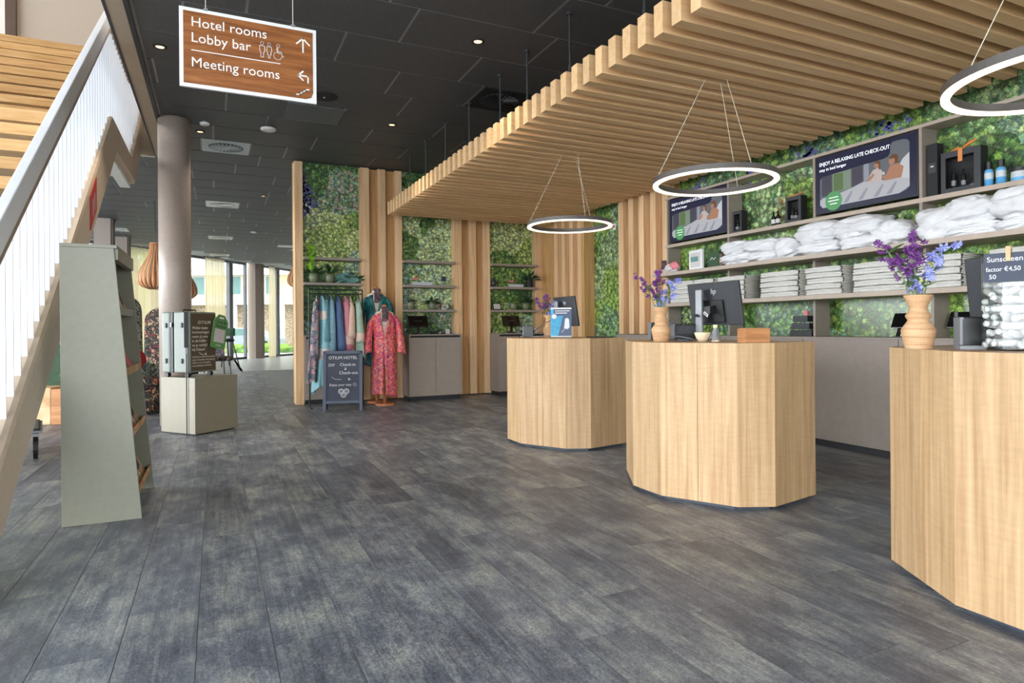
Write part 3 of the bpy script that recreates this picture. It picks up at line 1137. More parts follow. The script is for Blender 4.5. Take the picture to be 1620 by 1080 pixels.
# ================================================================ BIG FURNISHINGS
# ---- slatted canopy
cp = thing('slat_canopy', 'suspended canopy of oak slats over the reception desks', 'ceiling canopy', (0, 0, 0))
BZ0, BZ1, BX0, BX1 = 3.02, 3.22, 2.53, 5.38
bme = MB().box(0, BX1 - BX0, 0, 0.086, 0, BZ1 - BZ0).mesh('slat', 'baffle_wood')
for k in range(-22, 41):
    y = 3.146 + 0.1705 * k
    if y < -0.5:
        continue
    obj('slat', bme, cp, (BX0, y, BZ0))
for y in (1.2, 2.35, 3.62, 4.65, 5.46, 6.1, 7.0, 7.85, 8.7, 9.5):
    for x in (2.75, 4.1, 5.2):
        r_ = MB().tube([(x, y, BZ1 - 0.02), (x, y, CEIL - 0.01)], 0.009, 6)
        r_.lathe([(0.028, CEIL - 0.03), (0.028, CEIL - 0.012)], 10, (x, y, 0))
        r_.lathe([(0.014, BZ1 + 0.03), (0.014, BZ1 + 0.2)], 8, (x, y, 0))
        r_.build('hanging_rod', 'dark_grey', cp)
for x in (3.0, 4.9):
    MB().box(x, x + 0.04, -0.4, 10.0, BZ1, BZ1 + 0.03).build('carrier_rail', 'dark_grey', cp)


# ---- ring pendants
def ring_pendant(c, label, R=0.43):
    t = thing('ring_pendant', label, 'pendant lamp', c, 0, 'ring lamps over the reception desks')
    n = 72
    for nm, mat, r0, r1, z0, z1 in (('ring', 'ring_body', R - 0.02, R + 0.02, 0.012, 0.05), ('light_strip', 'ring_led', R - 0.019, R + 0.019, 0.0, 0.012)):
        vs, fs = [], []
        for k in range(n):
            t_ = 2 * PI * k / n
            for r, z in ((r0, z0), (r1, z0), (r1, z1), (r0, z1)):
                vs.append((r * math.cos(t_), r * math.sin(t_), z))
        for k in range(n):
            a, b_ = k * 4, ((k + 1) % n) * 4
            for q in range(4):
                fs.append((a + q, a + (q + 1) % 4, b_ + (q + 1) % 4, b_ + q))
        MB().add(vs, fs).build(nm, mat, t)
    top = 3.03 - c[2]
    for k, an in enumerate((2.75, 0.4, 4.55)):
        tx = -0.06 if k == 0 else (0.09 if k == 1 else 0.07)
        MB().tube([(R * math.cos(an), R * math.sin(an), 0.05), (tx, 0.06 * math.sin(an), top)], 0.0022, 5).build('wire', 'steel_wire', t)
    return t


ring_pendant((3.41, 5.80, 2.25), 'glowing ring lamp hanging over the desk nearest the green wall')
ring_pendant((3.38, 3.62, 2.25), 'glowing ring lamp hanging over the middle reception desk')
ring_pendant((3.37, 1.46, 2.25), 'glowing ring lamp at upper right, cut by the frame', 0.44)

# ---- reception desks
DT = 1.083
DPOLY = [(0, 0.16), (0, -0.16), (0.26, -0.61), (0.48, -0.71), (0.96, -0.62), (0.96, 0.62), (0.48, 0.71), (0.26, 0.61)]


def inset(poly, d):
    c = Vector((sum(p[0] for p in poly) / len(poly), sum(p[1] for p in poly) / len(poly)))
    out = []
    for p in poly:
        v = Vector(p) - c
        out.append(tuple(c + v * (1 - d / v.length)))
    return out


def desk(yc, label):
    t = thing('reception_desk', label, 'desk', (2.78, yc, 0), 0, 'faceted oak reception desks')
    MB().prism(inset(DPOLY, 0.05)[::-1], 0.0, 0.03).build('plinth', 'desk_plinth', t)
    MB().prism(inset(DPOLY, 0.03)[::-1], 0.03, DT - 0.03).build('core', 'backing_wood', t)
    MB().prism(inset(DPOLY, 0.002)[::-1], DT - 0.024, DT).build('top', 'oak_top', t)
    n = len(DPOLY)
    rr = random.Random(int(yc * 10))
    for i in range(n):
        a, b_ = Vector(DPOLY[i]), Vector(DPOLY[(i + 1) % n])
        L = (b_ - a).length
        d = (b_ - a) / L
        k = max(1, round(L / 0.22))
        nrm = Vector((d.y, -d.x))
        if nrm.dot((a + b_) / 2 - Vector((0.45, 0))) < 0:
            nrm = -nrm
        w = L / k
        for q in range(k):
            p0 = a + d * (w * q + (0.0013 if q else 0.0))
            p1 = a + d * (w * (q + 1) - (0.0013 if q < k - 1 else 0.0))
            i0, i1 = p0 - nrm * 0.02, p1 - nrm * 0.02
            poly = [tuple(p0), tuple(p1), tuple(i1), tuple(i0)]
            ar = sum(poly[j][0] * poly[(j + 1) % 4][1] - poly[(j + 1) % 4][0] * poly[j][1] for j in range(4))
            if ar < 0:
                poly = poly[::-1]
            MB().prism(poly, 0.028, DT - 0.0005).build('plank', 'oak', t)
    return t


desk(5.885, 'faceted oak reception desk nearest the green wall')
desk(3.677, 'faceted oak reception desk in the middle, whole front in view')
desk(1.44, 'faceted oak reception desk nearest the camera, cut by the right edge')

# ---- wall shelving behind the desks
su = thing('wall_shelving', 'taupe wall shelving of towels and televisions behind the desks', 'shelving', (0, 0, 0))
for (z, x0, th) in ((1.875, 5.2, 0.042), (1.482, 5.2, 0.042), (2.262, 5.415, 0.04), (2.885, 5.415, 0.03)):
    MB().box(x0, 5.628, 1.0, 6.72, z - th, z).build('shelf', 'taupe_light', su, bevel=0.002)
for z0, z1, ys in ((2.262, 2.857, (6.68, 5.59, 4.42, 3.37, 2.3, 1.2)), (1.875, 2.222, (6.68, 5.59, 3.37, 2.3, 1.2)),
                   (1.482, 1.833, (6.68, 5.59, 4.43, 3.34, 2.3, 1.2)), (1.082, 1.44, (6.68, 5.59, 4.43, 3.28, 2.2))):
    for y in ys:
        MB().box(5.42, 5.628, y - 0.013, y + 0.013, z0, z1).build('divider', 'taupe', su)
# ---- low wall cabinets
cuts = [7.83, 6.9, 5.62, 4.55, 3.56, 2.5, 1.4]
names = ['low taupe cabinet under the oak slats left of the shelving', 'low taupe cabinet behind the middle desk vase',
         'low taupe cabinet behind the middle desk monitor', 'low taupe cabinet seen between the middle and near desks',
         'low taupe cabinet behind the near desk vase', 'low taupe cabinet behind the sunscreen jar']
for a, b_, lb in zip(cuts, cuts[1:], names):
    t = thing('low_cabinet', lb, 'cabinet', (5.4, b_, 0), 0, 'low cabinets along the right wall')
    MB().box(0.04, 0.22, 0.003, a - b_ - 0.003, 0.0, 0.07).build('plinth', 'plinth_dark', t)
    MB().box(0.02, 0.22, 0.003, a - b_ - 0.003, 0.07, 1.05).build('body', 'taupe_dark', t)
    MB().box(0, 0.02, 0.003, a - b_ - 0.003, 0.07, 1.058).build('door', 'taupe', t)
ct = MB().box(5.395, 5.627, 1.4, 7.83, 1.058, 1.078).build('worktop', 'taupe', bevel=0.002)
tag(ct, 'long thin taupe counter top along the right wall', 'counter top')


# ---- televisions
def television(yl, yr, label):
    """hangs in the shelving; screen faces -X; local x runs from left to right on the screen"""
    W = yl - yr
    H = 0.565
    t = thing('television', label, 'television', (5.42, yl, 2.283), -PI / 2, 'televisions in the wall shelving')
    # local: x -> right on screen (world -Y), y -> world +X (into wall)
    MB().box(0, W, 0, 0.045, 0, H).build('frame', 'black', t, bevel=0.004)
    MB().box(0.012, W - 0.012, -0.002, 0.0, 0.014, H - 0.012).build('screen', 'screen_navy', t)
    p = MB()
    d = [0.003]

    def poly(pts, mi, lay):
        p.mi = mi
        y = -0.0022 - 0.0003 * lay
        p.add([(x * W, y, z * H) for x, z in pts], [tuple(range(len(pts)))])

    def disc(cx, cz, rx, rz, mi, lay, n=18):
        poly([(cx + rx * math.cos(2 * PI * k / n), cz + rz * math.sin(2 * PI * k / n)) for k in range(n)], mi, lay)
    # 0 wall 1 window 2 curtain 3 bed 4 fold 5 pillow 6 skin 7 hair 8 gown 9 badge 10 tree 11 grey
    poly([(0.08, 0.10), (0.84, 0.10), (0.9, 0.13), (0.93, 0.18), (0.93, 0.86), (0.91, 0.9), (0.87, 0.92), (0.78, 0.92), (0.76, 0.87), (0.76, 0.76), (0.74, 0.71),
          (0.70, 0.69), (0.56, 0.68), (0.08, 0.64), (0.05, 0.6), (0.05, 0.16)], 0, 0)
    poly([(0.07, 0.3), (0.18, 0.3), (0.18, 0.65), (0.07, 0.64)], 2, 1)
    poly([(0.19, 0.32), (0.38, 0.34), (0.38, 0.66), (0.19, 0.65)], 1, 1)
    poly([(0.2, 0.34), (0.3, 0.35), (0.3, 0.64), (0.2, 0.64)], 10, 2)
    poly([(0.39, 0.34), (0.5, 0.36), (0.5, 0.67), (0.39, 0.66)], 2, 1)
    poly([(0.51, 0.4), (0.56, 0.4), (0.56, 0.68), (0.51, 0.68)], 11, 1)
    poly([(0.05, 0.16), (0.08, 0.10), (0.84, 0.10), (0.93, 0.18), (0.93, 0.45), (0.72, 0.35), (0.62, 0.38), (0.5, 0.4), (0.38, 0.34), (0.2, 0.28), (0.08, 0.27), (0.05, 0.24)], 3, 3)
    for a in (0.14, 0.3, 0.45, 0.6, 0.72):
        poly([(a, 0.12), (a + 0.05, 0.12), (a + 0.1, 0.28), (a + 0.085, 0.3)], 4, 4)
    poly([(0.8, 0.36), (0.93, 0.3), (0.93, 0.7), (0.87, 0.62), (0.83, 0.5)], 5, 4)
    # woman: gown, head, hair ; man: torso, head, hair, arm
    poly([(0.55, 0.36), (0.68, 0.36), (0.69, 0.5), (0.65, 0.57), (0.6, 0.55), (0.57, 0.48)], 8, 5)
    disc(0.635, 0.615, 0.022, 0.05, 6, 6)
    poly([(0.605, 0.66), (0.645, 0.69), (0.67, 0.66), (0.67, 0.55), (0.655, 0.53), (0.655, 0.63)], 7, 7)
    poly([(0.54, 0.4), (0.6, 0.5), (0.615, 0.46), (0.57, 0.39)], 6, 6)
    poly([(0.7, 0.34), (0.86, 0.34), (0.88, 0.5), (0.83, 0.57), (0.76, 0.56), (0.73, 0.46)], 6, 5)
    disc(0.775, 0.625, 0.028, 0.06, 6, 6)
    poly([(0.75, 0.69), (0.79, 0.73), (0.83, 0.7), (0.835, 0.58), (0.805, 0.57), (0.8, 0.66), (0.76, 0.66)], 7, 7)
    poly([(0.68, 0.41), (0.77, 0.47), (0.78, 0.43), (0.7, 0.37)], 6, 7)
    poly([(0.69, 0.44), (0.71, 0.44), (0.71, 0.48), (0.69, 0.48)], 5, 8)
    p.build('picture', ['screen_pic_wall', 'screen_pic_window', 'screen_pic_curtain', 'screen_pic_bed', 'screen_pic_fold', 'screen_pic_pillow', 'screen_skin',
                        'screen_hair', 'screen_gown', 'screen_badge', 'screen_pic_tree', 'screen_pic_grey'], t)
    b = MB()
    b.add([(W * 0.2 + 0.092 * math.cos(2 * PI * k / 28), -0.0056, H * 0.19 + 0.092 * math.sin(2 * PI * k / 28)) for k in range(28)], [tuple(range(28))])
    b.build('badge', 'screen_badge', t)
    l = MB()
    for q, wd in ((0.03, 0.05), (0.0, 0.058), (-0.03, 0.036)):
        l.quad((W * 0.2 - wd, -0.006, H * 0.19 + q), (W * 0.2 + wd, -0.006, H * 0.19 + q), (W * 0.2 + wd, -0.006, H * 0.19 + q + 0.006), (W * 0.2 - wd, -0.006, H * 0.19 + q + 0.006))
    l.build('badge_lines', 'screen_text', t)
    text('headline', 'ENJOY A RELAXING LATE CHECK-OUT', 0.05, 'screen_text', t, (0.045, -0.0035, H * 0.83), (PI / 2, 0, 0), sx=W * 0.70 / 0.86, ext=0.0004)
    text('subline', 'stay in bed longer', 0.041, 'screen_text', t, (0.045, -0.0035, H * 0.735), (PI / 2, 0, 0), ext=0.0002)
    return t


television(6.63, 5.61, 'television left of the shelving, partly behind the ring lamp')
television(4.40, 3.39, 'television over the white robes between two dividers')

# ---- cabinets and shelves in the green bays
BAY = [(1.275, 2.18), (2.88, 3.807), (4.496, 5.414)]
bl = ['by the clothes rail', 'behind the check-in tablet with the white letters', 'by the slatted corner']
for i, (a, b_) in enumerate(BAY):
    for j, z in enumerate((2.335, 1.93) if i == 0 else (2.34, 1.925, 1.508)):
        s_ = MB().box(a - 0.0, b_, 10.36, 10.61, z - 0.04, z).build('bay_shelf', 'taupe', bevel=0.002)
        tag(s_, ['%s taupe wall shelf in the bay with the clothes rail', '%s taupe wall shelf in the middle green bay', '%s taupe wall shelf in the right green bay'][i]
            % (('upper', 'lower') if i == 0 else ('top', 'middle', 'bottom'))[j], 'shelf', 'taupe shelves in the green bays')
for i, (a, b_, yf, lb) in enumerate(((1.28, 2.175, 10.4, 'dark taupe cabinet behind the hanging garments'),
                                      (2.86, 3.77, 10.03, 'taupe two-door cabinet under the left check-in tablet'),
                                      (4.47, 5.40, 10.06, 'taupe cabinet in the right green bay, half hidden by a desk'))):
    t = thing('bay_cabinet', lb, 'cabinet', (a, yf, 0), 0, 'taupe cabinets in the green bays')
    W, Dp = b_ - a, 10.605 - yf if i == 0 else 10.455 - yf
    MB().box(0.03, W - 0.03, 0.05, Dp, 0, 0.07).build('plinth', 'plinth_dark', t)
    MB().box(0.021, W - 0.021, 0.021, Dp - 0.001, 0.072, 1.039).build('body', 'taupe_dark', t)
    MB().box(0, W, -0.005, Dp, 1.07, 1.09).build('top', 'taupe', t)
    MB().box(0.0, 0.02, 0.0, Dp, 0.07, 1.07).build('side', 'taupe', t)
    MB().box(W - 0.02, W, 0.0, Dp, 0.07, 1.07).build('side', 'taupe', t)
    MB().box(0.03, W - 0.03, 0.03, Dp, 1.04, 1.07).build('shadow_gap', 'black_matt', t)
    for s in (0, 1):
        d_ = MB().box(0.022 + s * (W / 2 - 0.02), W / 2 - 0.003 + s * (W / 2 - 0.02), 0.0, 0.02, 0.075, 1.035).build('door', 'taupe', t)
        kx = W / 2 + (-0.05 if s == 0 else 0.035)
        MB().box(kx - 0.012, kx + 0.012, -0.014, 0.0, 0.968, 0.976).build('knob', 'silver', d_)


# ================================================================ STAIRS
st = thing('staircase', 'open oak staircase with beige stringers and white railing', 'staircase', (0, 0, 0))
SL = 0.731


def zt(y):      # stringer top edge
    if y < 8.14:
        return 0.559 + SL * (y - 4.043)
    if y < 9.95:
        return 3.556
    return 3.556 + SL * (y - 9.95)


LAND = 3.556
top_pts = [(3.28, 0.0), (8.14, zt(8.14)), (9.95, LAND), (14.0, zt(14.0))]
top_pts[0] = (4.043 - 0.559 / SL, 0.0)
low_pts = [(14.0, zt(14.0) - 0.46), (10.25, LAND - 0.32), (8.42, LAND - 0.36), (3.85, 0.0)]
prof = top_pts + low_pts
for x0, x1 in ((-1.10, -0.99), (-3.56, -3.46)):
    MB().yprism([(y, z) for y, z in prof][::-1], x0, x1).build('stringer', 'stair_beige', st, bevel=0.038)
# treads
tme = MB().box(-3.46, -1.1, 0, 0.345, -0.11, 0).mesh('tread', 'tread_wood')
for k in range(0, 15):
    z = LAND - 0.03 - 0.245 * k
    y = 8.17 - 0.335 * k
    if z < 0.15:
        break
    if k:
        obj('tread', tme, st, (0, y, z))
for k in range(0, 11):
    obj('tread', tme, st, (0, 9.95 + 0.335 * k, LAND - 0.03 + 0.245 * (k + 1)))
MB().box(-3.46, -1.1, 8.17, 9.95, LAND - 0.16, LAND - 0.03).build('landing', 'tread_wood', st)
MB().box(-3.46, -1.1, 8.4, 9.9, LAND - 0.3, LAND - 0.16).build('landing_soffit', 'stair_beige', st)
MB().box(-1.16, -1.04, 8.5, 10.1, LAND - 0.40, LAND - 0.345).build('linear_lamp', 'vent_white', st)
# balusters
for k in range(0, 74):
    y = 3.54 + 0.147 * k
    if y > 13.8:
        break
    z0 = max(zt(y) - 0.06, 0.0)
    zr = 1.30 if y < 8.14 else 1.28
    MB().box(-1.064, -1.028, y - 0.005, y + 0.005, z0, zt(y) + 1.0).build('baluster', 'baluster_white', st)
# handrail: sloping white flat with a brown underside strip


def rail(off0, off1, x0, x1, name, mat):
    ys = [3.1, 8.14, 9.95, 14.0]
    zz = [0.559 + SL * (3.1 - 4.043), LAND, LAND, LAND + SL * 4.05]
    poly = [(y, z + off1) for y, z in zip(ys, zz)] + [(y, z + off0) for y, z in list(zip(ys, zz))[::-1]]
    MB().yprism(poly[::-1], x0, x1).build(name, mat, st, bevel=0.006)


rail(1.02, 1.205, -1.045, -0.99, 'handrail', 'rail_white')
rail(0.99, 1.02, -1.052, -0.985, 'handrail_underside', 'rail_brown')
MB().box(-1.04, -0.985, 3.06, 3.12, 0, 0.98).build('newel_post', 'rail_white', st, bevel=0.004)
# red pictogram plate on the stringer face
pl = MB()
ya, yb = 6.62, 6.95
pl.add([(-0.983, ya, zt(ya) - 0.36), (-0.983, yb, zt(yb) - 0.36), (-0.983, yb, zt(yb) - 0.06), (-0.983, ya, zt(ya) - 0.06),
        (-0.99, ya, zt(ya) - 0.36), (-0.99, yb, zt(yb) - 0.36), (-0.99, yb, zt(yb) - 0.06), (-0.99, ya, zt(ya) - 0.06)],
       [(0, 1, 2, 3), (7, 6, 5, 4), (0, 4, 5, 1), (1, 5, 6, 2), (2, 6, 7, 3), (3, 7, 4, 0)])
pr_ = pl.build('red_plate', 'sign_red', st)
pr_['label'] = 'small red pictogram plate'
pm = MB()
for a in (0.1, 0.19):
    pm.add([(-0.9815, ya + a, zt(ya + a) - 0.3), (-0.9815, ya + a + 0.035, zt(ya + a) - 0.28), (-0.9815, ya + a + 0.035, zt(ya + a) - 0.12), (-0.9815, ya + a, zt(ya + a) - 0.14)], [(0, 1, 2, 3)])
pm.build('pictogram', 'label_pale', pr_)

# ================================================================ HANGING SIGN
SY = 4.3
sg = thing('hanging_sign', 'hanging wooden direction sign with white lettering', 'sign', (-0.182, SY, 2.675))
SW, SH = 0.798, 0.482
rc = 0.045
MB().box(0, SW, 0, 0.018, 0, SH).build('white_border', 'white', sg)
face = [(0.022, 0.022), (SW - 0.022 - rc, 0.022), (SW - 0.022 - 0.012, 0.022 + 0.012), (SW - 0.022, 0.022 + rc), (SW - 0.022, SH - 0.022), (0.022, SH - 0.022)]
MB().xprism(face, -0.003, 0.001).build('wood_face', 'sign_wood', sg)
for s, z in (('Hotel rooms', 0.37), ('Lobby bar', 0.275), ('Meeting rooms', 0.125)):
    text('lettering', s, 0.083, 'lettering_white', sg, (0.062, -0.0035, z), (PI / 2, 0, 0), sx=1.0, ext=0.0008)
MB().box(0.065, 0.575, -0.0045, -0.003, 0.222, 0.227).build('divider_line', 'lettering_white', sg)


def strip(mb, pts, w, y=-0.0045):
    """flat strip through (x, z) points"""
    for (x0, z0), (x1, z1) in zip(pts, pts[1:]):
        d = Vector((x1 - x0, z1 - z0)).normalized()
        n = Vector((-d.y, d.x)) * w / 2
        e = d * w * 0.5
        q = [(x0 - e.x - n.x, z0 - e.y - n.y), (x1 + e.x - n.x, z1 + e.y - n.y), (x1 + e.x + n.x, z1 + e.y + n.y), (x0 - e.x + n.x, z0 - e.y + n.y)]
        mb.xprism(q, y, y + 0.0015)
    return mb


m = MB()
strip(m, [(0.715, 0.325), (0.715, 0.41)], 0.009)
strip(m, [(0.676, 0.375), (0.715, 0.412), (0.754, 0.375)], 0.009)
m.build('up_arrow', 'lettering_white', sg)
m = MB()
strip(m, [(0.745, 0.13), (0.745, 0.17), (0.683, 0.17)], 0.009)
strip(m, [(0.713, 0.198), (0.684, 0.17), (0.713, 0.142)], 0.009)
m.build('left_arrow', 'lettering_white', sg)
m = MB()
strip(m, [(0.675, 0.045), (0.693, 0.045), (0.693, 0.058), (0.711, 0.058), (0.711, 0.071), (0.729, 0.071), (0.729, 0.084), (0.75, 0.084)], 0.008)
m.build('stair_icon', 'lettering_white', sg)


def circ(cx, cz, r, n=14, a0=0, a1=2 * PI):
    return [(cx + r * math.cos(a0 + (a1 - a0) * k / n), cz + r * math.sin(a0 + (a1 - a0) * k / n)) for k in range(n + 1)]


m = MB()
strip(m, circ(0.467, 0.338, 0.0095), 0.003)
strip(m, [(0.452, 0.32), (0.452, 0.283), (0.459, 0.283), (0.459, 0.25), (0.475, 0.25), (0.475, 0.283), (0.482, 0.283), (0.482, 0.32), (0.452, 0.322)], 0.003)
m.build('man_icon', 'lettering_white', sg)
m = MB()
strip(m, circ(0.509, 0.338, 0.0095), 0.003)
strip(m, [(0.496, 0.322), (0.494, 0.288), (0.501, 0.288), (0.497, 0.272), (0.504, 0.272), (0.504, 0.25), (0.514, 0.25), (0.514, 0.272), (0.521, 0.272), (0.517, 0.288), (0.524, 0.288), (0.522, 0.322), (0.496, 0.322)], 0.003)
m.build('woman_icon', 'lettering_white', sg)
m = MB()
strip(m, circ(0.563, 0.338, 0.0095), 0.003)
strip(m, [(0.56, 0.325), (0.562, 0.3), (0.58, 0.3), (0.588, 0.272), (0.596, 0.272)], 0.003)
strip(m, [(0.554, 0.322), (0.556, 0.292), (0.574, 0.29)], 0.003)
strip(m, circ(0.56, 0.272, 0.024, 16, 2.2, 6.2), 0.003)
m.build('wheelchair_icon', 'lettering_white', sg)
for x in (0.145, 0.655):
    MB().tube([(x, 0.009, SH), (x, 0.009, CEIL - 2.675)], 0.0028, 6).build('wire', 'steel_wire', sg)
    MB().box(x - 0.012, x + 0.012, -0.002, 0.02, SH - 0.004, SH + 0.012).build('clip', 'silver', sg)

# ================================================================ CEILING FITTINGS
dl = [(-0.449, 6.8, 'glowing ceiling downlight left of the hanging sign'), (2.246, 5.475, 'glowing ceiling downlight nearest the oak canopy'),
      (2.126, 8.18, 'glowing ceiling downlight between ceiling grille and canopy'), (-0.16, 9.5, 'glowing ceiling downlight just right of the round column'),
      (0.9, 13.6, 'small glowing ceiling downlight beside the white round vent')]
for x, y, lb in dl:
    t = thing('downlight', lb, 'downlight', (x, y, CEIL - 0.03), 0, 'ceiling downlights')
    vs = [(0.035, 0.03), (0.05, 0.016), (0.062, 0.018), (0.062, 0.03)]
    MB().lathe([(0.062, 0.03), (0.062, 0.016), (0.045, 0.012), (0.036, 0.026)], 18).build('trim_ring', 'vent_dark', t)
    MB().lathe([(0.037, 0.018), (0.037, 0.03)], 16).build('bulb', 'lamp_warm', t)
    l = bpy.data.lights.new('downlight_beam', 'SPOT')
    l.energy = 60
    l.color = (1.0, 0.85, 0.68)
    l.spot_size = 1.6
    l.spot_blend = 0.7
    l.shadow_soft_size = 0.04
    lo = bpy.data.objects.new('downlight_beam', l)
    COL.objects.link(lo)
    lo.parent = t
    lo.location = (0, 0, -0.01)
vl = ['square grey air vent with swirl blades near the round column', 'dark square air vent beside the oak canopy', 'bright white swirl vent, first beyond the column',
      'bright white swirl vent, second beyond the column', 'bright white swirl vent farthest from the camera', 'white swirl vent under the stair landing',
      'white swirl vent above the sloping book stand', 'white swirl vent above the wooden lamp']
for (x, y, mt), lb in zip(VENTS, vl):
    t = thing('air_vent', lb, 'air vent', (x, y, CEIL - 0.012), 0, 'swirl air vents in the ceiling')
    row = 5.8 + RP * math.floor((y - 5.8) / RP) + RP / 2
    t.location.y = row
    MB().box(-0.318, 0.318, -0.325, 0.325, 0, 0.02).build('plate', mt, t, bevel=0.004)
    MB().lathe([(0.235, -0.004), (0.235, 0.0)], 32).build('opening', 'vent_dark' if mt != 'vent_dark' else 'black', t)
    bl_ = MB().box(0.05, 0.225, -0.009, 0.009, -0.012, -0.004).mesh('blade', mt if mt != 'vent_dark' else 'dark_grey')
    for q in range(24):
        obj('blade', bl_, t, (0, 0, 0), (0.3, 0, 2 * PI * q / 24))
    MB().lathe([(0.05, -0.012), (0.05, 0)], 14).build('hub', mt, t)
for (x, y, w_, d_), lb in zip(PANELS, ('dull grey ceiling grille right of the hanging sign', 'pale ceiling panel near the oak corner post', 'pale ceiling panel far from the camera')):
    t = thing('ceiling_grille', lb, 'grille', (x, y, CEIL - 0.014), 0, 'flat panels in the ceiling')
    MB().box(-w_ / 2, w_ / 2, -d_ / 2, d_ / 2, 0, 0.007).build('panel', 'grille_grey' if x < 1.5 else 'detector_white', t)
    MB().box(-w_ / 2 - 0.012, w_ / 2 + 0.012, -d_ / 2 - 0.012, -d_ / 2, -0.002, 0.007).build('frame_bar', 'grille_grey', t)
    MB().box(-w_ / 2 - 0.012, w_ / 2 + 0.012, d_ / 2, d_ / 2 + 0.012, -0.002, 0.007).build('frame_bar', 'grille_grey', t)
for x, y, r, lb in ((0.66, 8.94, 0.10, 'round white smoke detector under the hanging sign'), (2.0, 16.6, 0.16, 'flat white ceiling disc beside the oak corner post'),
                    (2.5, 22.3, 0.2, 'flat white ceiling disc farther back by the oak post'), (0.35, 25.6, 0.16, 'small white ceiling disc near the far windows'),
                    (0.98, 18.6, 0.09, 'tiny white ceiling sensor beyond the first white vent'), (-0.1, 9.02, 0.06, 'small white sensor beside the column head')):
    t = thing('ceiling_disc', lb, 'detector', (x, y, CEIL - 0.06), 0, 'white discs on the ceiling')
    MB().lathe([(r * 0.55, 0.0), (r * 0.9, 0.008), (r, 0.022), (r * 0.96, 0.034)], 24).build('dome', 'detector_white', t, smooth=True)
    MB().lathe([(r * 0.5, 0.034), (r * 0.5, 0.054)], 16).build('base', 'mid_grey', t)
t = thing('ceiling_speaker', 'black round ceiling speaker partly behind the hanging sign', 'speaker', (1.16, 7.5, CEIL - 0.02))
MB().lathe([(0.13, 0.0), (0.15, 0.006), (0.15, 0.013)], 28).build('grille', 'black_matt', t)
MB().lathe([(0.01, -0.004), (0.01, 0.0)], 8).build('led_dot', 'detector_white', t)

# ================================================================ BOOK STAND
bs = thing('book_stand', 'tall sloping sage book stand in front of the stairs', 'book stand', (-0.855, 4.66, 0))
BH, BL = 1.715, 0.88
trap = [(0, 0), (0.425, 0), (0.283, BH), (0, BH)]
MB().xprism(trap, 0, 0.022).build('side_panel', 'sage', bs, bevel=0.002)
MB().xprism(trap, BL - 0.022, BL).build('side_panel', 'sage', bs, bevel=0.002)
MB().box(0.0, 0.3, -0.002, BL + 0.002, BH, BH + 0.022).build('top_board', 'sage', bs, bevel=0.002)
MB().box(0.262, 0.302, 0.022, BL - 0.022, BH - 0.07, BH).build('top_fascia', 'sage', bs)
bpl = [(0.14, 0.05), (0.16, 0.05), (0.06, BH), (0.03, BH)]
MB().xprism(bpl, 0.022, BL - 0.022).build('back_panel', 'sage', bs)
covers = ['book_cover', 'copper_wood', 'book_cover', 'gift_pink', 'book_cover']
shelf_names = ['top', 'second', 'third', 'lowest']
for i, z in enumerate((1.30, 0.90, 0.50, 0.12)):
    xf = 0.425 - 0.142 * z / BH - 0.02
    sh = MB().xprism([(0.12, z + 0.10), (0.125, z + 0.085), (xf, z), (xf + 0.012, z + 0.05), (xf, z + 0.055), (xf - 0.01, z + 0.018)], 0.022, BL - 0.022)
    sh.build('sloping_shelf', 'sage' if i < 1 else 'log_wood', bs)
    rr = random.Random(i + 50)
    spots = [(0.04, 0.24), (0.31, 0.22), (0.56, 0.25)]
    for j, (y0, w_) in enumerate(spots):
        bk = thing('brochure', '%s brochure on the %s shelf of the book stand' % (('nearest', 'middle', 'farthest')[j], shelf_names[i]), 'brochure',
                   (-0.855 + xf - 0.02, 4.66 + y0, z + 0.022), 0, 'brochures on the book stand')
        hgt = rr.uniform(0.17, 0.25)
        ln = 0.10 if i else 0.08
        th = 0.018
        MB().xprism([(0, 0), (0 - ln, hgt), (-ln - th, hgt - 0.006), (-th, 0.0)], 0, w_).build('pages', 'paper', bk)
        MB().xprism([(0.002, 0.001), (0.002 - ln, hgt + 0.001), (-ln, hgt), (0, 0.0)], 0, w_).build('cover', covers[(i + j) % 5], bk)

# ================================================================ SUITCASE ON ITS PEDESTAL
P0, P1, P2, P3 = (-0.592, 8.45), (-0.21, 8.004), (0.241, 8.37), (-0.141, 8.82)
pd = thing('display_pedestal', 'sage square pedestal under the suitcase', 'pedestal', (P1[0], P1[1], 0), math.atan2(P2[1] - P1[1], P2[0] - P1[0]))
PS = 0.583
MB().box(0.03, PS - 0.03, 0.03, PS - 0.03, 0, 0.012).build('foot', 'plinth_dark', pd)
MB().box(0, PS, 0, PS, 0.012, 0.651).build('body', 'sage_box', pd, bevel=0.003)
th_ = math.radians(46)
sc_ = thing('suitcase', 'upright pale sage suitcase with brown printed front', 'suitcase', (-0.275, 8.09, 0.651), th_)
# local x along the printed front (to the right), local y back; the narrow left side faces -x
W2, W1, HH = 0.43, 0.41, 0.755


def rbox(mb, x0, x1, y0, y1, z0, z1, r):
    pts = []
    for cx, cy, a in ((x1 - r, y1 - r, 0), (x0 + r, y1 - r, PI / 2), (x0 + r, y0 + r, PI), (x1 - r, y0 + r, 1.5 * PI)):
        for k in range(5):
            pts.append((cx + r * math.cos(a + k * PI / 8), cy + r * math.sin(a + k * PI / 8)))
    return mb.prism(pts, z0, z1)


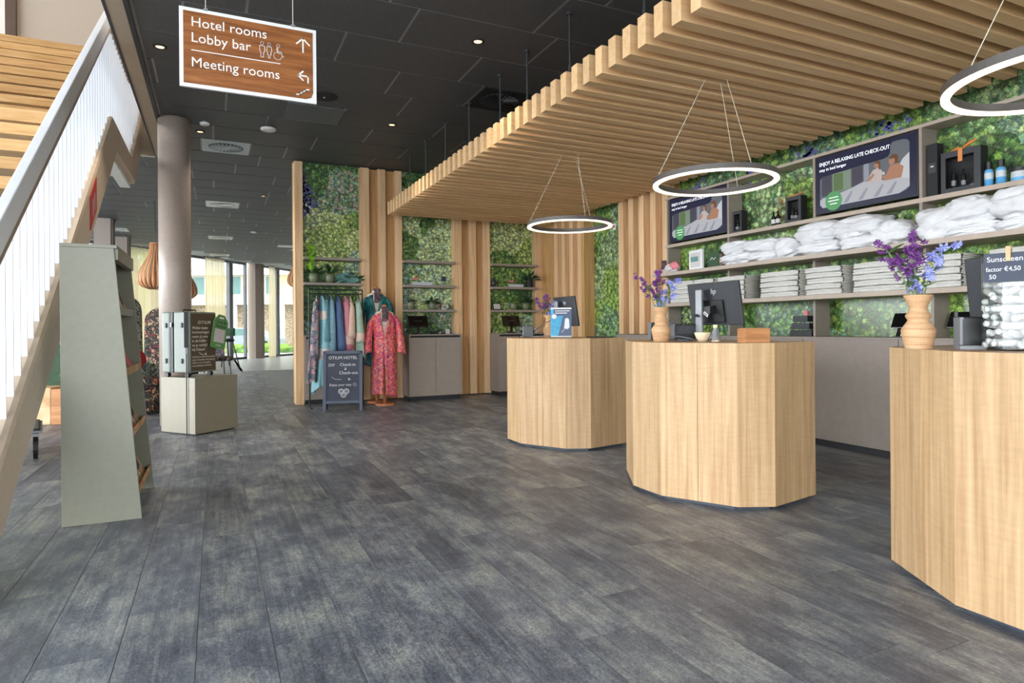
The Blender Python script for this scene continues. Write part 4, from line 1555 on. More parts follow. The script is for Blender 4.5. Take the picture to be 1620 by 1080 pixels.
h2 = 0.15
rbox(MB(), 0, W2, 0.0, 0.235, 0.055, HH, 0.04).build('front_shell', 'case_sage', sc_, smooth=False, bevel=0.015)
rbox(MB(), 0, W2, 0.262, W1, 0.055, HH, 0.04).build('back_shell', 'case_sage', sc_, bevel=0.015)
MB().box(0.006, W2 - 0.006, 0.235, 0.262, 0.062, HH - 0.006).build('zip_band', 'black', sc_)
MB().box(0.035, W2 - 0.03, -0.004, 0.0, 0.075, HH - 0.02).build('printed_front', 'case_print', sc_)
for x in (0.05, W2 - 0.05):
    for y in (0.06, W1 - 0.05):
        w_ = MB(Matrix.Translation((x, y, 0.027)) @ Matrix.Rotation(PI / 2, 4, 'Y')).lathe([(0.026, -0.02), (0.026, 0.02)], 14).build('wheel', 'black', sc_)
        MB().box(x - 0.015, x + 0.015, y - 0.015, y + 0.015, 0.03, 0.06).build('wheel_fork', 'mid_grey', w_)
for z in (0.19, 0.60):
    for y in (0.09, 0.325):
        MB().box(-0.014, 0.002, y - 0.012, y + 0.012, z - 0.028, z + 0.028).build('side_foot', 'black', sc_, bevel=0.004)
MB().box(-0.012, 0.0, 0.24, 0.257, 0.58, 0.63).build('zip_pull', 'silver', sc_)
MB().tube([(0.12, 0.2, HH - 0.005), (0.13, 0.2, HH + 0.025), (0.30, 0.2, HH + 0.025), (0.31, 0.2, HH - 0.005)], 0.009, 6).build('top_handle', 'black', sc_)
text('print_title', 'OTIUM', 0.052, 'lettering_white', sc_, (0.135, -0.0046, 0.615), (PI / 2, 0, 0), ext=0.0003, space=1.25)
for i, s in enumerate(('Welke leuke', 'herinneringen', 'neem jij mee', 'in de koffer', 'na je verblijf', 'bij Otium?')):
    text('print_line', s, 0.045, 'lettering_white', sc_, (0.05, -0.0046, 0.555 - 0.05 * i), (PI / 2, 0, 0), ext=0.0003)
for i, s in enumerate(('Schrijf een review en wie weet', 'pakt u binnenkort wel weer je', 'koffer in voor een gratis', 'overnachting in ons hotel.')):
    text('print_line', s, 0.027, 'lettering_white', sc_, (0.05, -0.0046, 0.225 - 0.034 * i), (PI / 2, 0, 0), ext=0.0003)
m = MB()
strip(m, [(0.15, 0.285), (0.18, 0.262), (0.22, 0.255), (0.255, 0.266)], 0.005, -0.0055)
strip(m, [(0.24, 0.276), (0.257, 0.267), (0.252, 0.248)], 0.005, -0.0055)
m.build('print_arrow', 'lettering_white', sc_)
# green tag hanging at the right of the suitcase front
tg = thing('review_tag', 'large green luggage tag leaning on the suitcase', 'tag', (-0.275, 8.09, 0.651), th_)
G = Matrix.Translation((0.40, -0.035, 0.32)) @ Matrix.Rotation(0.19, 4, 'Y')
MB(G).xprism([(-0.115, 0.02), (-0.1, 0.0), (0.1, 0.0), (0.115, 0.02), (0.115, 0.33), (0.045, 0.41), (-0.045, 0.41), (-0.115, 0.33)], 0, 0.012).build('card', 'tag_green', tg, bevel=0.003)
MB(G).xprism([(-0.035, 0.362), (0.035, 0.362), (0.035, 0.382), (-0.035, 0.382)], -0.001, 0.0).build('slot', 'lettering_white', tg)
MB(G).xprism([(-0.082, 0.075), (0.082, 0.075), (0.082, 0.235), (-0.082, 0.235)], -0.001, 0.0).build('pale_square', 'tag_pale', tg)
for s, z, sz in (('Scan &', 0.302, 0.055), ('Review', 0.252, 0.055), ('OTIUM', 0.03, 0.026)):
    q = G @ Vector((0, -0.0015, z))
    text('tag_lettering', s, sz, 'black_matt' if sz > 0.04 else 'lettering_white', tg, q, (PI / 2, 0.19, 0), 'CENTER', ext=0.0003)
# slim stand in front of the pedestal
t = thing('slim_stand', 'slim floor stand with dark grip in front of the suitcase', 'stand', (-0.29, 7.9, 0))
MB().box(-0.09, 0.03, -0.035, 0.035, 0, 0.006).build('base_plate', 'mid_grey', t)
MB().tube([(0, 0, 0.006), (0, 0, 1.0)], 0.006, 8).build('pole', 'dark_grey', t)
MB().box(-0.022, 0.022, -0.012, 0.012, 1.0, 1.40).build('grip', 'dark_grey', t, bevel=0.004)
MB().box(-0.009, 0.009, -0.009, 0.009, 0.93, 1.0).build('clamp', 'silver', t)
MB().tube([(0.02, 0.008, 0.006), (0.02, 0.008, 1.0)], 0.003, 6).build('cord', 'dark_grey', t)


# ================================================================ CLOTHES RAIL, GARMENTS, MANNEQUINS, A-BOARD
rk = thing('clothes_rail', 'black metal clothes rail in front of the green bay', 'clothes rail', (1.29, 9.95, 0))
RW, RH = 0.80, 1.80
for x in (0, RW):
    MB().tube([(x, 0, 0), (x, 0, RH)], 0.011, 8).build('upright', 'black', rk)
    MB().tube([(x, -0.22, 0.012), (x, 0.22, 0.012)], 0.011, 8).build('foot', 'black', rk)
MB().tube([(0, 0, RH - 0.005), (RW, 0, RH - 0.005)], 0.011, 8).build('top_bar', 'black', rk)
MB().tube([(0, 0, RH - 0.07), (RW, 0, RH - 0.07)], 0.009, 8).build('hanging_bar', 'black', rk)
banded('cloth_turq', [(-1.3, C(140, 188, 194)), (-0.95, C(212, 202, 198)), (-0.78, C(130, 180, 190)), (-0.35, C(206, 194, 184)), (-0.22, C(126, 172, 182)), (0.2, C(126, 172, 182))])
banded('cloth_bluegrey', [(-1.3, C(126, 166, 186)), (-0.55, C(134, 172, 188)), (-0.5, C(124, 164, 184)), (0.2, C(126, 166, 186))])
banded('cloth_teal', [(-1.3, C(98, 142, 154)), (0.2, C(104, 148, 160))])
banded('cloth_navy', [(-1.3, C(80, 104, 142)), (0.2, C(86, 110, 148))])
banded('cloth_pink', [(-1.3, C(196, 120, 136)), (-0.72, C(214, 178, 170)), (-0.6, C(200, 132, 146)), (0.2, C(206, 150, 160))])
banded('cloth_blush', [(-1.3, C(208, 180, 160)), (0.2, C(216, 190, 172))])
banded('cloth_sage', [(-1.3, C(168, 190, 170)), (-0.68, C(222, 196, 182)), (-0.55, C(162, 186, 168)), (0.2, C(166, 190, 172))])


def garment(x, length, mat, label, wx=0.06, wy=0.2, sleeve=0.55, seed=0, lean=0.0, tail=0.0):
    """a robe hung edge-on from the bar: folded body, sleeve in front, hanger"""
    rr = random.Random(seed)
    t = thing('hanging_robe', label, 'robe', (1.29 + x, 9.95, RH - 0.12), rr.uniform(-0.25, 0.25), 'robes on the clothes rail')
    ph = rr.uniform(0, 6)
    nu, nv = 28, 16
    vs, fs = [], []
    for j in range(nv + 1):
        f = j / nv
        z = 0.02 - f * length
        sh = min(1.0, 0.12 + 1.3 * math.sqrt(f * 2.2)) if f < 0.35 else 1.0
        ax = wx * (0.35 + 0.65 * min(1, f * 4)) * (1 + 0.45 * f)
        ay = wy * sh * (1 - 0.12 * f)
        for k in range(nu):
            a = 2 * PI * k / nu
            w = 1 + 0.24 * f * math.sin(5 * a + ph + f * 2) + 0.12 * f * math.sin(9 * a + ph * 2)
            dz = tail * max(0, f - 0.75) * 4 * max(0, math.sin(a + ph)) * -1
            vs.append((lean * f + ax * math.cos(a) * w, ay * math.sin(a) * w, z + dz + (0.02 * math.sin(3 * a + ph) if f > 0.95 else 0)))
    for j in range(nv):
        for k in range(nu):
            fs.append((j * nu + k, j * nu + (k + 1) % nu, (j + 1) * nu + (k + 1) % nu, (j + 1) * nu + k))
    fs.append(tuple(range(nu)))
    MB().add(vs, fs).build('body', mat, t, smooth=True)
    s = MB()
    pts, rs = [], []
    for j in range(8):
        f = j / 7
        pts.append((lean * f * 0.6 + 0.012 * math.sin(ph + f * 3) - 0.01, -wy * (0.55 + 0.42 * math.sqrt(f)), -0.08 - f * sleeve))
        rs.append(0.035 + 0.035 * f)
    s.tube(pts, rs, 12).build('sleeve', mat, t, smooth=True)
    MB().tube([(0, -0.17, -0.04), (0, -0.06, 0.025), (0, 0, 0.04), (0, 0.06, 0.025), (0, 0.17, -0.04)], 0.006, 6).build('hanger_arm', 'black', t)
    MB().tube([(0, 0, 0.04), (0, 0, 0.06), (0, 0.012, 0.072), (0, 0, 0.082), (0, -0.012, 0.072)], 0.003, 6).build('hanger_hook', 'silver', t)
    return t


garment(0.125, 1.30, 'paisley_grey', 'long grey patterned robe at the left end of the clothes rail', 0.05, 0.2, 0.85, 1, -0.09)
garment(0.19, 1.36, 'cloth_turq', 'long turquoise striped robe hanging second from the left', 0.05, 0.21, 0.8, 2, -0.05, 0.14)
garment(0.265, 0.95, 'cloth_teal', 'teal robe half hidden behind the turquoise striped one', 0.045, 0.2, 0.6, 3, 0.0)
garment(0.335, 0.96, 'cloth_bluegrey', 'light blue-grey robe in the middle of the clothes rail', 0.055, 0.2, 0.78, 4, 0.0)
garment(0.425, 0.94, 'cloth_navy', 'navy blue robe between the light blue and pink robes', 0.045, 0.2, 0.72, 5, 0.02)
garment(0.53, 0.93, 'cloth_pink', 'dusty pink robe with a pale band', 0.045, 0.19, 0.72, 6, 0.01)
garment(0.62, 0.98, 'cloth_blush', 'blush beige robe right of the pink robe', 0.045, 0.2, 0.55, 7, 0.0)
garment(0.735, 0.95, 'cloth_sage', 'sage green robe with a pale pink band at the right end', 0.055, 0.21, 0.62, 8, 0.03)
t = thing('spare_hanger', 'empty black hanger between the blush and sage robes', 'hanger', (1.29 + 0.675, 9.95, RH - 0.12))
MB().tube([(0, -0.19, -0.05), (0, -0.06, 0.025), (0, 0, 0.04), (0, 0.06, 0.025), (0, 0.19, -0.05)], 0.007, 6).build('hanger_arm', 'black', t)
MB().tube([(0, 0, 0.04), (0, 0, 0.06), (0, 0.012, 0.072), (0, 0, 0.082), (0, -0.012, 0.072)], 0.003, 6).build('hanger_hook', 'silver', t)


def mannequin(loc, rz, neck, label, robe_mat, robe_label, hem, scarf_label, base_r=0.155):
    t = thing('mannequin', label, 'mannequin', loc, rz, 'dress-form mannequins')
    zs = neck - 0.62
    MB().lathe([(base_r, 0), (base_r, 0.022), (base_r - 0.012, 0.032)], 28).build('base', 'copper_wood', t, smooth=False)
    MB().lathe([(0.028, 0.03), (0.024, zs)], 14).build('pole', 'copper_wood', t, smooth=True)
    MB().lathe([(0.10, zs - 0.02), (0.145, zs + 0.04), (0.15, zs + 0.1), (0.118, zs + 0.25), (0.135, zs + 0.4), (0.15, zs + 0.5), (0.12, zs + 0.56), (0.06, zs + 0.59), (0.052, zs + 0.64)],
               24, (0, 0, 0), 1.12, 0.8).build('torso', 'mannequin_cloth', t, smooth=True)
    MB().lathe([(0.056, zs + 0.64), (0.056, zs + 0.655), (0.03, zs + 0.675), (0.012, zs + 0.69)], 16).build('neck_cap', 'copper_wood', t, smooth=True)
    # robe : shoulders at neck-0.06
    r = thing('robe', robe_label, 'robe', loc, rz, 'robes on mannequins')
    zsh = neck - 0.085
    nu, nv = 44, 30
    vs, fs = [], []
    rr = random.Random(int(neck * 100))
    ph = rr.uniform(0, 6)
    for j in range(nv + 1):
        f = j / nv
        z = zsh + 0.035 - f * (zsh - hem)
        d = zsh - z
        if d < 0.06:
            rx, ry = 0.075 + 0.115 * math.sqrt(max(0, (d + 0.035) / 0.095)), 0.075 + 0.06 * max(0, (d + 0.035) / 0.095)
        elif d < 0.42:
            q = (d - 0.06) / 0.36
            rx, ry = 0.19 - 0.03 * q, 0.135 - 0.005 * q
        else:
            q = (d - 0.42) / max(0.01, (zsh - hem - 0.42))
            rx, ry = 0.16 + 0.035 * math.sqrt(q), 0.13 + 0.05 * q
        if d < 0.36:
            gap = 0.42 * (1 - d / 0.36) + 0.04
        elif d < 0.46:
            gap = 0.03
        else:
            gap = 0.03 + 0.10 * (d - 0.46)
        fold = 0.0 if d < 0.3 else min(1, (d - 0.3) * 2.2)
        for k in range(nu + 1):
            a = -PI / 2 + gap + (2 * PI - 2 * gap) * k / nu
            w = 1 + 0.045 * fold * math.sin(11 * a + ph) + 0.03 * fold * math.sin(5 * a + 2 * ph + z * 2)
            vs.append((rx * math.cos(a) * w, ry * math.sin(a) * w, z + (0.02 * math.sin(2 * a + ph) - 0.03 * math.cos(a) if j == nv else 0)))
    for j in range(nv):
        for k in range(nu):
            a = j * (nu + 1) + k
            fs.append((a, a + nu + 1, a + nu + 2, a + 1))
    o = MB().add(vs, fs).build('gown', robe_mat, r, smooth=True)
    so = o.modifiers.new('thickness', 'SOLIDIFY')
    so.thickness = 0.006
    for s in (-1, 1):
        pts = [(s * 0.14, 0.0, zsh - 0.01), (s * 0.205, -0.005, zsh - 0.12), (s * 0.235, -0.02, zsh - 0.30), (s * 0.255, -0.03, zsh - 0.48), (s * 0.262, -0.035, zsh - 0.60)]
        vs, fs = [], []
        rs = [0.065, 0.072, 0.078, 0.092, 0.105]
        n = 16
        for i, (p, q) in enumerate(zip(pts, rs)):
            for k in range(n):
                a = 2 * PI * k / n
                ww = 1 + 0.06 * math.sin(4 * a + i)
                vs.append((p[0] + q * 0.72 * math.cos(a) * ww, p[1] + q * 1.1 * math.sin(a) * ww, p[2] + 0.25 * q * math.cos(a) * (-s) + (0.012 * math.sin(3 * a) if i == 4 else 0)))
        for i in range(len(pts) - 1):
            for k in range(n):
                fs.append((i * n + k, i * n + (k + 1) % n, (i + 1) * n + (k + 1) % n, (i + 1) * n + k))
        MB().add(vs, fs).build('sleeve', robe_mat, r, smooth=True)
    # shawl collar following the front edges
    for s in (-1, 1):
        vs, fs = [], []
        rows = [j for j in range(nv + 1) if (zsh + 0.035 - j / nv * (zsh - hem)) > zsh - 0.42]
        cd = [0.0 + 0.42 * q / 11 for q in range(12)]
        for q, d in enumerate(cd):
            z = zsh + 0.035 - d
            dd = d - 0.035
            if dd < 0.06:
                rx, ry = 0.075 + 0.115 * math.sqrt(max(0, (dd + 0.035) / 0.095)), 0.075 + 0.06 * max(0, (dd + 0.035) / 0.095)
            else:
                qq = min(1, (dd - 0.06) / 0.36)
                rx, ry = 0.19 - 0.03 * qq, 0.135 - 0.005 * qq
            g_ = (0.42 * (1 - max(0, dd) / 0.36) + 0.04) if dd < 0.36 else 0.03
            for off, k_ in ((-0.10, 1.045), (0.10, 1.06), (0.30, 1.05)):
                a = -PI / 2 + s * (g_ + off * (1.15 - q / 14))
                vs.append((rx * k_ * math.cos(a), ry * k_ * math.sin(a) - 0.004, z + 0.008))
        for q in range(11):
            for k_ in range(2):
                fs.append((3 * q + k_, 3 * q + k_ + 1, 3 * q + k_ + 4, 3 * q + k_ + 3))
        o = MB().add(vs, fs).build('collar', robe_mat, r, smooth=True)
        so = o.modifiers.new('thickness', 'SOLIDIFY')
        so.thickness = 0.008
    zb = zsh - 0.42
    vs, fs = [], []
    for k in range(32):
        a = 2 * PI * k / 32
        for z in (zb - 0.022, zb + 0.022):
            vs.append((0.172 * math.cos(a), 0.142 * math.sin(a), z))
    for k in range(32):
        a, b_ = 2 * k, 2 * ((k + 1) % 32)
        fs.append((a, b_, b_ + 1, a + 1))
    MB().add(vs, fs).build('belt', robe_mat, r, smooth=True)
    MB().add([(-0.005, -0.150, zb), (0.035, -0.152, zb), (0.04, -0.19, zb - 0.36), (0.0, -0.188, zb - 0.37)], [(0, 1, 2, 3)]).build('belt_tail', robe_mat, r)
    s_ = thing('neck_scarf', scarf_label, 'scarf', (loc[0], loc[1], 0), rz, 'scarves hung on the mannequins')
    m = MB()
    for (xx, ww, z0, z1) in ((0.0, 0.035, neck + 0.03, neck - 0.20), (0.035, 0.03, neck + 0.02, neck - 0.17)):
        m.box(xx - ww, xx + ww, -0.165 + xx * 0.2, -0.148 + xx * 0.2, z1, z0)
    m.build('hanging_end', 'scarf_dark', s_, bevel=0.004)
    MB().tube([(0.045 * math.cos(a), -0.05 + 0.10 * math.sin(a), neck + 0.02 + 0.015 * math.sin(a)) for a in [2 * PI * k / 14 for k in range(15)]], 0.014, 6).build('loop', 'scarf_dark', s_)
    return t


mannequin((2.40, 9.80, 0), -0.25, 1.50, 'front mannequin on a round wooden base', 'kimono', 'long coral paisley robe on the front mannequin', 0.12,
          'dark patterned scarf on the front mannequin')
mannequin((2.36, 10.16, 0), -0.2, 1.80, 'rear mannequin standing against the oak battens', 'velvet_teal', 'teal velvet robe on the rear mannequin', 0.55,
          'dark patterned scarf on the rear mannequin')

# ---- A-board
ab = thing('chalkboard_sign', 'dark A-frame chalkboard standing before the clothes rail', 'chalkboard', (1.40, 9.42, 0), -0.26)
AW, AH = 0.56, 0.875
tilt = Matrix.Rotation(-0.14, 4, 'X')
MB(tilt).box(0.04, AW - 0.04, -0.012, 0.0, 0.13, AH - 0.05).build('slate', 'chalk_slate', ab)
for x in (0.0, AW - 0.045):
    MB(tilt).box(x, x + 0.045, -0.02, 0.012, 0, AH).build('stile', 'board_frame', ab, bevel=0.003)
MB(tilt).box(0.0, AW, -0.02, 0.012, AH - 0.045, AH + 0.002).build('top_rail', 'board_frame', ab, bevel=0.003)
MB(tilt).box(0.045, AW - 0.045, -0.02, 0.012, 0.11, 0.15).build('bottom_rail', 'board_frame', ab, bevel=0.003)
back = Matrix.Translation((0, 0.245, 0)) @ Matrix.Rotation(0.15, 4, 'X')
for x in (0.0, AW - 0.045):
    MB(back).box(x, x + 0.045, -0.012, 0.016, 0, AH).build('rear_leg', 'black_matt', ab)
MB(back).box(0.045, AW - 0.045, -0.006, 0.006, 0.12, AH - 0.03).build('rear_board', 'black_matt', ab)
tr = (PI / 2 - 0.14, 0, 0)


def on_board(x, z):
    return tilt @ Vector((x, -0.0135, z))


for s, x, z, sz, al in (('OTIUM HOTEL', 0.28, 0.755, 0.062, 'CENTER'), ('DIY', 0.075, 0.65, 0.058, 'LEFT'), ('Check-in', 0.235, 0.655, 0.062, 'LEFT'), ('&', 0.30, 0.595, 0.055, 'LEFT'),
                        ('Check-out', 0.225, 0.535, 0.062, 'LEFT'), ('Enjoy your stay ☺', 0.09, 0.365, 0.05, 'LEFT')):
    text('chalk_lettering', s, sz, 'chalk', ab, on_board(x, z), tr, al, ext=0.0003)
m = MB(tilt)
strip(m, [(0.125, 0.50), (0.14, 0.475), (0.18, 0.462), (0.26, 0.458)], 0.004, -0.014)
strip(m, [(0.36, 0.445), (0.385, 0.46), (0.36, 0.475), (0.362, 0.446)], 0.006, -0.014)
m.build('chalk_arrow', 'chalk', ab)
m = MB(tilt)
for cx, cz in ((0.255, 0.285), (0.33, 0.285), (0.29, 0.235)):
    strip(m, circ(cx, cz, 0.034, 14), 0.012, -0.014)
    strip(m, circ(cx, cz, 0.015, 8), 0.006, -0.014)
m.build('chalk_drawing', 'chalk', ab)


# ================================================================ PLANTS, POTS AND GOODS ON THE BAY SHELVES
def leaf_geo(mb, base, az, el, L, W, droop=0.3, roll=0.0):
    d = Vector((math.cos(az) * math.cos(el), math.sin(az) * math.cos(el), math.sin(el)))
    side = Vector((-math.sin(az), math.cos(az), 0))
    side = side * math.cos(roll) + d.cross(side) * math.sin(roll)
    p = Vector(base)
    rows = []
    n = 4
    for i in range(n + 1):
        f = i / n
        w = W * math.sin(PI * (0.08 + 0.92 * f) ** 0.8) if i < n else 0.0005
        q = p + d * L * f + Vector((0, 0, -droop * L * f * f))
        rows.append((q - side * w / 2, q + side * w / 2))
    vs = [tuple(v) for r in rows for v in r]
    fs = [(2 * i, 2 * i + 1, 2 * i + 3, 2 * i + 2) for i in range(n)]
    mb.add(vs, fs)


POT = [(0.045, 0), (0.066, 0.03), (0.078, 0.075), (0.074, 0.12), (0.062, 0.148), (0.055, 0.15), (0.05, 0.135), (0.0, 0.13)]


def potted(loc, label, k=1.0, n=11, leafmat='leaf_dark', pot='pot_glaze', L=0.2, seed=0, prof=None, el=(0.5, 1.35), W=0.05):
    rr = random.Random(seed)
    t = thing('potted_plant', label, 'plant', loc, 0, 'small potted plants on the bay shelves')
    MB().lathe([(r * k, z * k) for r, z in (prof or POT)], 20).build('pot', pot, t, smooth=prof is None)
    top = (prof or POT)[-2][1] * k
    for i in range(n):
        m = MB()
        a = rr.uniform(0.98 * PI, 2.02 * PI)
        e = rr.uniform(*el)
        b0 = (0.02 * math.cos(a), 0.02 * math.sin(a), top * 0.9)
        s = rr.uniform(0.4, 0.9) * L
        d = Vector((math.cos(a) * math.cos(e), math.sin(a) * math.cos(e), math.sin(e)))
        p1 = Vector(b0) + d * s * 0.6
        m.tube([b0, tuple(p1)], 0.0025, 4)
        leaf_geo(m, p1, a, e * 0.8, L * rr.uniform(0.5, 0.85), W * rr.uniform(0.8, 1.3), 0.25, rr.uniform(-0.9, 0.9))
        m.build('leaf', leafmat, t)
    return t


S1, S2, S3 = 1.93, 1.925, 1.508
potted((1.435, 10.47, S1), 'glazed pot with dark leaves, left one on the shelf above the clothes rail', 1.0, 12, 'leaf_dark', seed=1, W=0.06)
potted((1.68, 10.47, S1), 'glazed pot with dark leaves, right one on the shelf above the clothes rail', 1.0, 12, 'leaf_dark', seed=2, W=0.06)
potted((3.02, 10.47, S3), 'glazed pot with few leaves at left of the middle bay', 0.92, 8, 'leaf_dark', seed=3, L=0.1, W=0.05)
potted((3.39, 10.47, S3), 'glazed pot with bushy leaves at the centre of the middle bay', 0.92, 16, 'leaf_dark', seed=4, L=0.14, W=0.06, el=(0.0, 1.1))
potted((4.95, 10.47, S3), 'pale glazed pot beside the small picture frame', 0.9, 14, 'leaf_mid', seed=5, L=0.15, W=0.06)
potted((5.2, 10.47, S3), 'glazed pot with dark leaves by the right post', 0.9, 14, 'leaf_dark', seed=6, L=0.15, W=0.06)
potted((5.28, 10.46, S2), 'leafy plant in a black square pot', 1.0, 22, 'leaf_dark', 'black_matt', 0.2, 7, [(0.06, 0), (0.068, 0.16), (0.06, 0.16), (0.055, 0.14), (0.0, 0.14)], (0.1, 1.3), 0.05)
# tall lime trailing stem and fan of blue-green leaves
t = thing('lime_foliage_plant', 'upright bright lime foliage stem left of the shelf', 'plant', (1.38, 10.40, S1 + 0.0))
rr = random.Random(9)
stem_ = [(0, 0, 0), (-0.01, -0.06, 0.2), (0.0, -0.085, 0.38), (0.0, -0.08, 0.58)]
MB().tube(stem_, 0.004, 5).build('stem', 'stem_green', t)
for i in range(80):
    m = MB()
    f = i / 80
    leaf_geo(m, (rr.uniform(-0.02, 0.02), -0.06 - 0.02 * math.sin(3 * f), 0.19 + 0.39 * f), rr.uniform(PI, 2 * PI), rr.uniform(0.1, 1.1), 0.065, 0.04, 0.2, rr.uniform(-1.2, 1.2))
    m.build('leaf', 'leaf_lime', t)
t = thing('leaf_sheaf', 'lying sheaf of long blue-green leaves on the shelf', 'plant', (2.0, 10.47, S1))
for i in range(46):
    m = MB()
    leaf_geo(m, (rr.uniform(-0.1, 0.14), rr.uniform(-0.07, 0.03), rr.uniform(0.03, 0.14)), PI + rr.uniform(-0.35, 0.35) + (PI if i % 3 == 0 else 0), rr.uniform(-0.1, 0.9), rr.uniform(0.15, 0.25) * (0.7 if i % 3 == 0 else 1), 0.05, 0.3, rr.choice((-1, 1)) * rr.uniform(0.8, 1.5))
    m.build('leaf', 'leaf_blue' if i % 3 else 'leaf_dark', t)
MB().tube([(-0.05, -0.07, 0.105), (0.14, -0.07, 0.1)], 0.006, 6).build('binding', 'black', t)
# clear display boxes, price card, frame
for x, y, z, w_, lb, cm_ in ((3.22, 10.47, S2, 0.36, 'clear display box with red-topped goods in the middle bay', 'gift_pink'),
                             (5.0, 10.47, S2, 0.30, 'clear display box with red-topped goods in the right bay', 'gift_pink')):
    t = thing('display_box', lb, 'box', (x, y, z), 0, 'clear display boxes in the green bays')
    MB().box(-w_ / 2, w_ / 2, -0.05, 0.05, 0, 0.09).build('clear_case', 'jar_glass', t)
    MB().box(-w_ / 2 + 0.01, w_ / 2 - 0.01, -0.04, 0.04, 0.003, 0.055).build('contents', 'label_pale', t)
    MB().box(-w_ / 2 + 0.02, -w_ / 2 + 0.1, -0.03, 0.03, 0.091, 0.125).build('red_pack', 'gift_pink', t)
t = thing('price_card', 'small navy card on a stand in the middle bay', 'card', (3.60, 10.44, S2))
MB().box(-0.04, 0.04, -0.004, 0.004, 0.08, 0.16).build('card', 'screen_navy', t)
MB().box(-0.004, 0.004, 0.0, 0.006, 0, 0.08).build('stick', 'silver', t)
MB().box(-0.05, 0.05, -0.03, 0.03, 0, 0.006).build('foot', 'label_pale', t)
t = thing('goods_carton', 'small patterned carton on the lower shelf of the middle bay', 'carton', (3.62, 10.47, S3))
MB().box(-0.06, 0.06, -0.04, 0.04, 0, 0.09).build('carton', 'book_cover', t)
MB().box(-0.03, 0.03, -0.042, -0.04, 0.02, 0.07).build('label_patch', 'leaf_blue', t)
t = thing('framed_picture', 'small black picture frame leaning in the right bay', 'picture frame', (4.62, 10.45, S3), 0.1, rot=(-0.25, 0, 0.1))
MB().box(-0.085, 0.085, -0.006, 0.006, 0, 0.13).build('frame', 'black', t)
MB().box(-0.068, 0.068, -0.008, -0.006, 0.017, 0.113).build('print', 'paper', t)
t = thing('dark_figurine', 'small dark vase standing at the left of the right bay', 'vase', (4.56, 10.47, S2))
MB().lathe([(0.03, 0), (0.05, 0.05), (0.045, 0.11), (0.02, 0.15), (0.024, 0.16)], 16).build('body', 'dark_grey', t, smooth=True)


def kiosk(loc, rz, label):
    t = thing('check_in_tablet', label, 'tablet', loc, rz, 'check-in tablets on the bay cabinets')
    MB().lathe([(0.08, 0), (0.08, 0.012), (0.03, 0.02)], 18).build('base', 'black', t)
    MB().box(-0.022, 0.022, -0.012, 0.012, 0.015, 0.14).build('stem', 'black', t)
    R = Matrix.Translation((0, -0.01, 0.12)) @ Matrix.Rotation(-0.35, 4, 'X')
    MB(R).box(-0.18, 0.18, -0.02, 0.0, 0.0, 0.2).build('screen_case', 'black', t, bevel=0.006)
    MB(R).box(-0.165, 0.165, -0.0215, -0.02, 0.014, 0.186).build('screen', 'black_gloss', t)
    MB(R).box(-0.075, 0.075, -0.0222, -0.0215, 0.097, 0.102).build('screen_line', 'mid_grey', t)


kiosk((3.08, 10.24, 1.09), 0.12, 'black check-in tablet on the two-door cabinet')
kiosk((4.80, 10.24, 1.09), 0.12, 'black check-in tablet above the nearest desk edge, right bay')
for x, lb, m_ in ((3.42, 'low dark tray of cards beside the left check-in tablet', 'black_matt'), (5.12, 'low dark tray of cards beside the right check-in tablet', 'black_matt')):
    t = thing('card_tray', lb, 'tray', (x, 10.24, 1.09), 0, 'card trays beside the check-in tablets')
    MB().box(-0.11, 0.0, -0.04, 0.04, 0, 0.05).build('tray', m_, t)
    MB().box(0.02, 0.13, -0.04, 0.04, 0, 0.035).build('card_stack', 'book_cover', t)
    MB().box(0.14, 0.21, -0.01, 0.0, 0, 0.08).build('pale_card', 'tag_pale', t)


# ================================================================ TOWELS AND WHITE ROBES ON THE WALL SHELVES
def towel_mesh(W, D, T, seed):
    """folded towel: two rolled layers at the front (-x), cut edges visible at the near end (-y)"""
    rr = random.Random(seed)
    prof = []
    for lay in range(2):
        z0 = T * 0.5 * lay
        h = T * 0.5
        for k in range(6):
            a = -PI / 2 + PI * k / 5
            prof.append((0.016 - 0.018 * math.cos(a), z0 + h / 2 + h / 2 * math.sin(a) * 0.96))
    prof = prof + [(D * 0.5, T + 0.002), (D, T), (D, 0), (D * 0.5, 0.0)]
    n = len(prof)
    ny = 10
    m = MB()
    vs, fs = [], []
    for j in range(ny + 1):
        f = j / ny
        for (x, z) in prof:
            w = 0.006 * mnoise.noise(Vector((f * 3.1 + seed * 5, z * 20, x * 3)))
            sag = 0.008 * (abs(f - 0.5) * 2) ** 3
            vs.append((x + w * 1.5, -W / 2 + W * f, z + w - (sag if z > T * 0.6 else 0)))
    for j in range(ny):
        for k in range(n):
            fs.append((j * n + k, (j + 1) * n + k, (j + 1) * n + (k + 1) % n, j * n + (k + 1) % n))
    m.add(vs, fs)
    # cut end: layered edges
    m.mi = 1
    for e, y in ((-1, -W / 2), (1, W / 2)):
        for q in range(4):
            z0 = T * q / 4 + 0.002
            m.box(0.012 + 0.006 * ((q * 7 + seed) % 3), D, min(y, y + e * (0.004 + 0.004 * ((q + seed) % 3))), max(y, y + e * (0.004 + 0.004 * ((q + seed) % 3))), z0, z0 + T / 4 - 0.005)
    return m.mesh('towel', ['towel', 'towel_edge'], True)


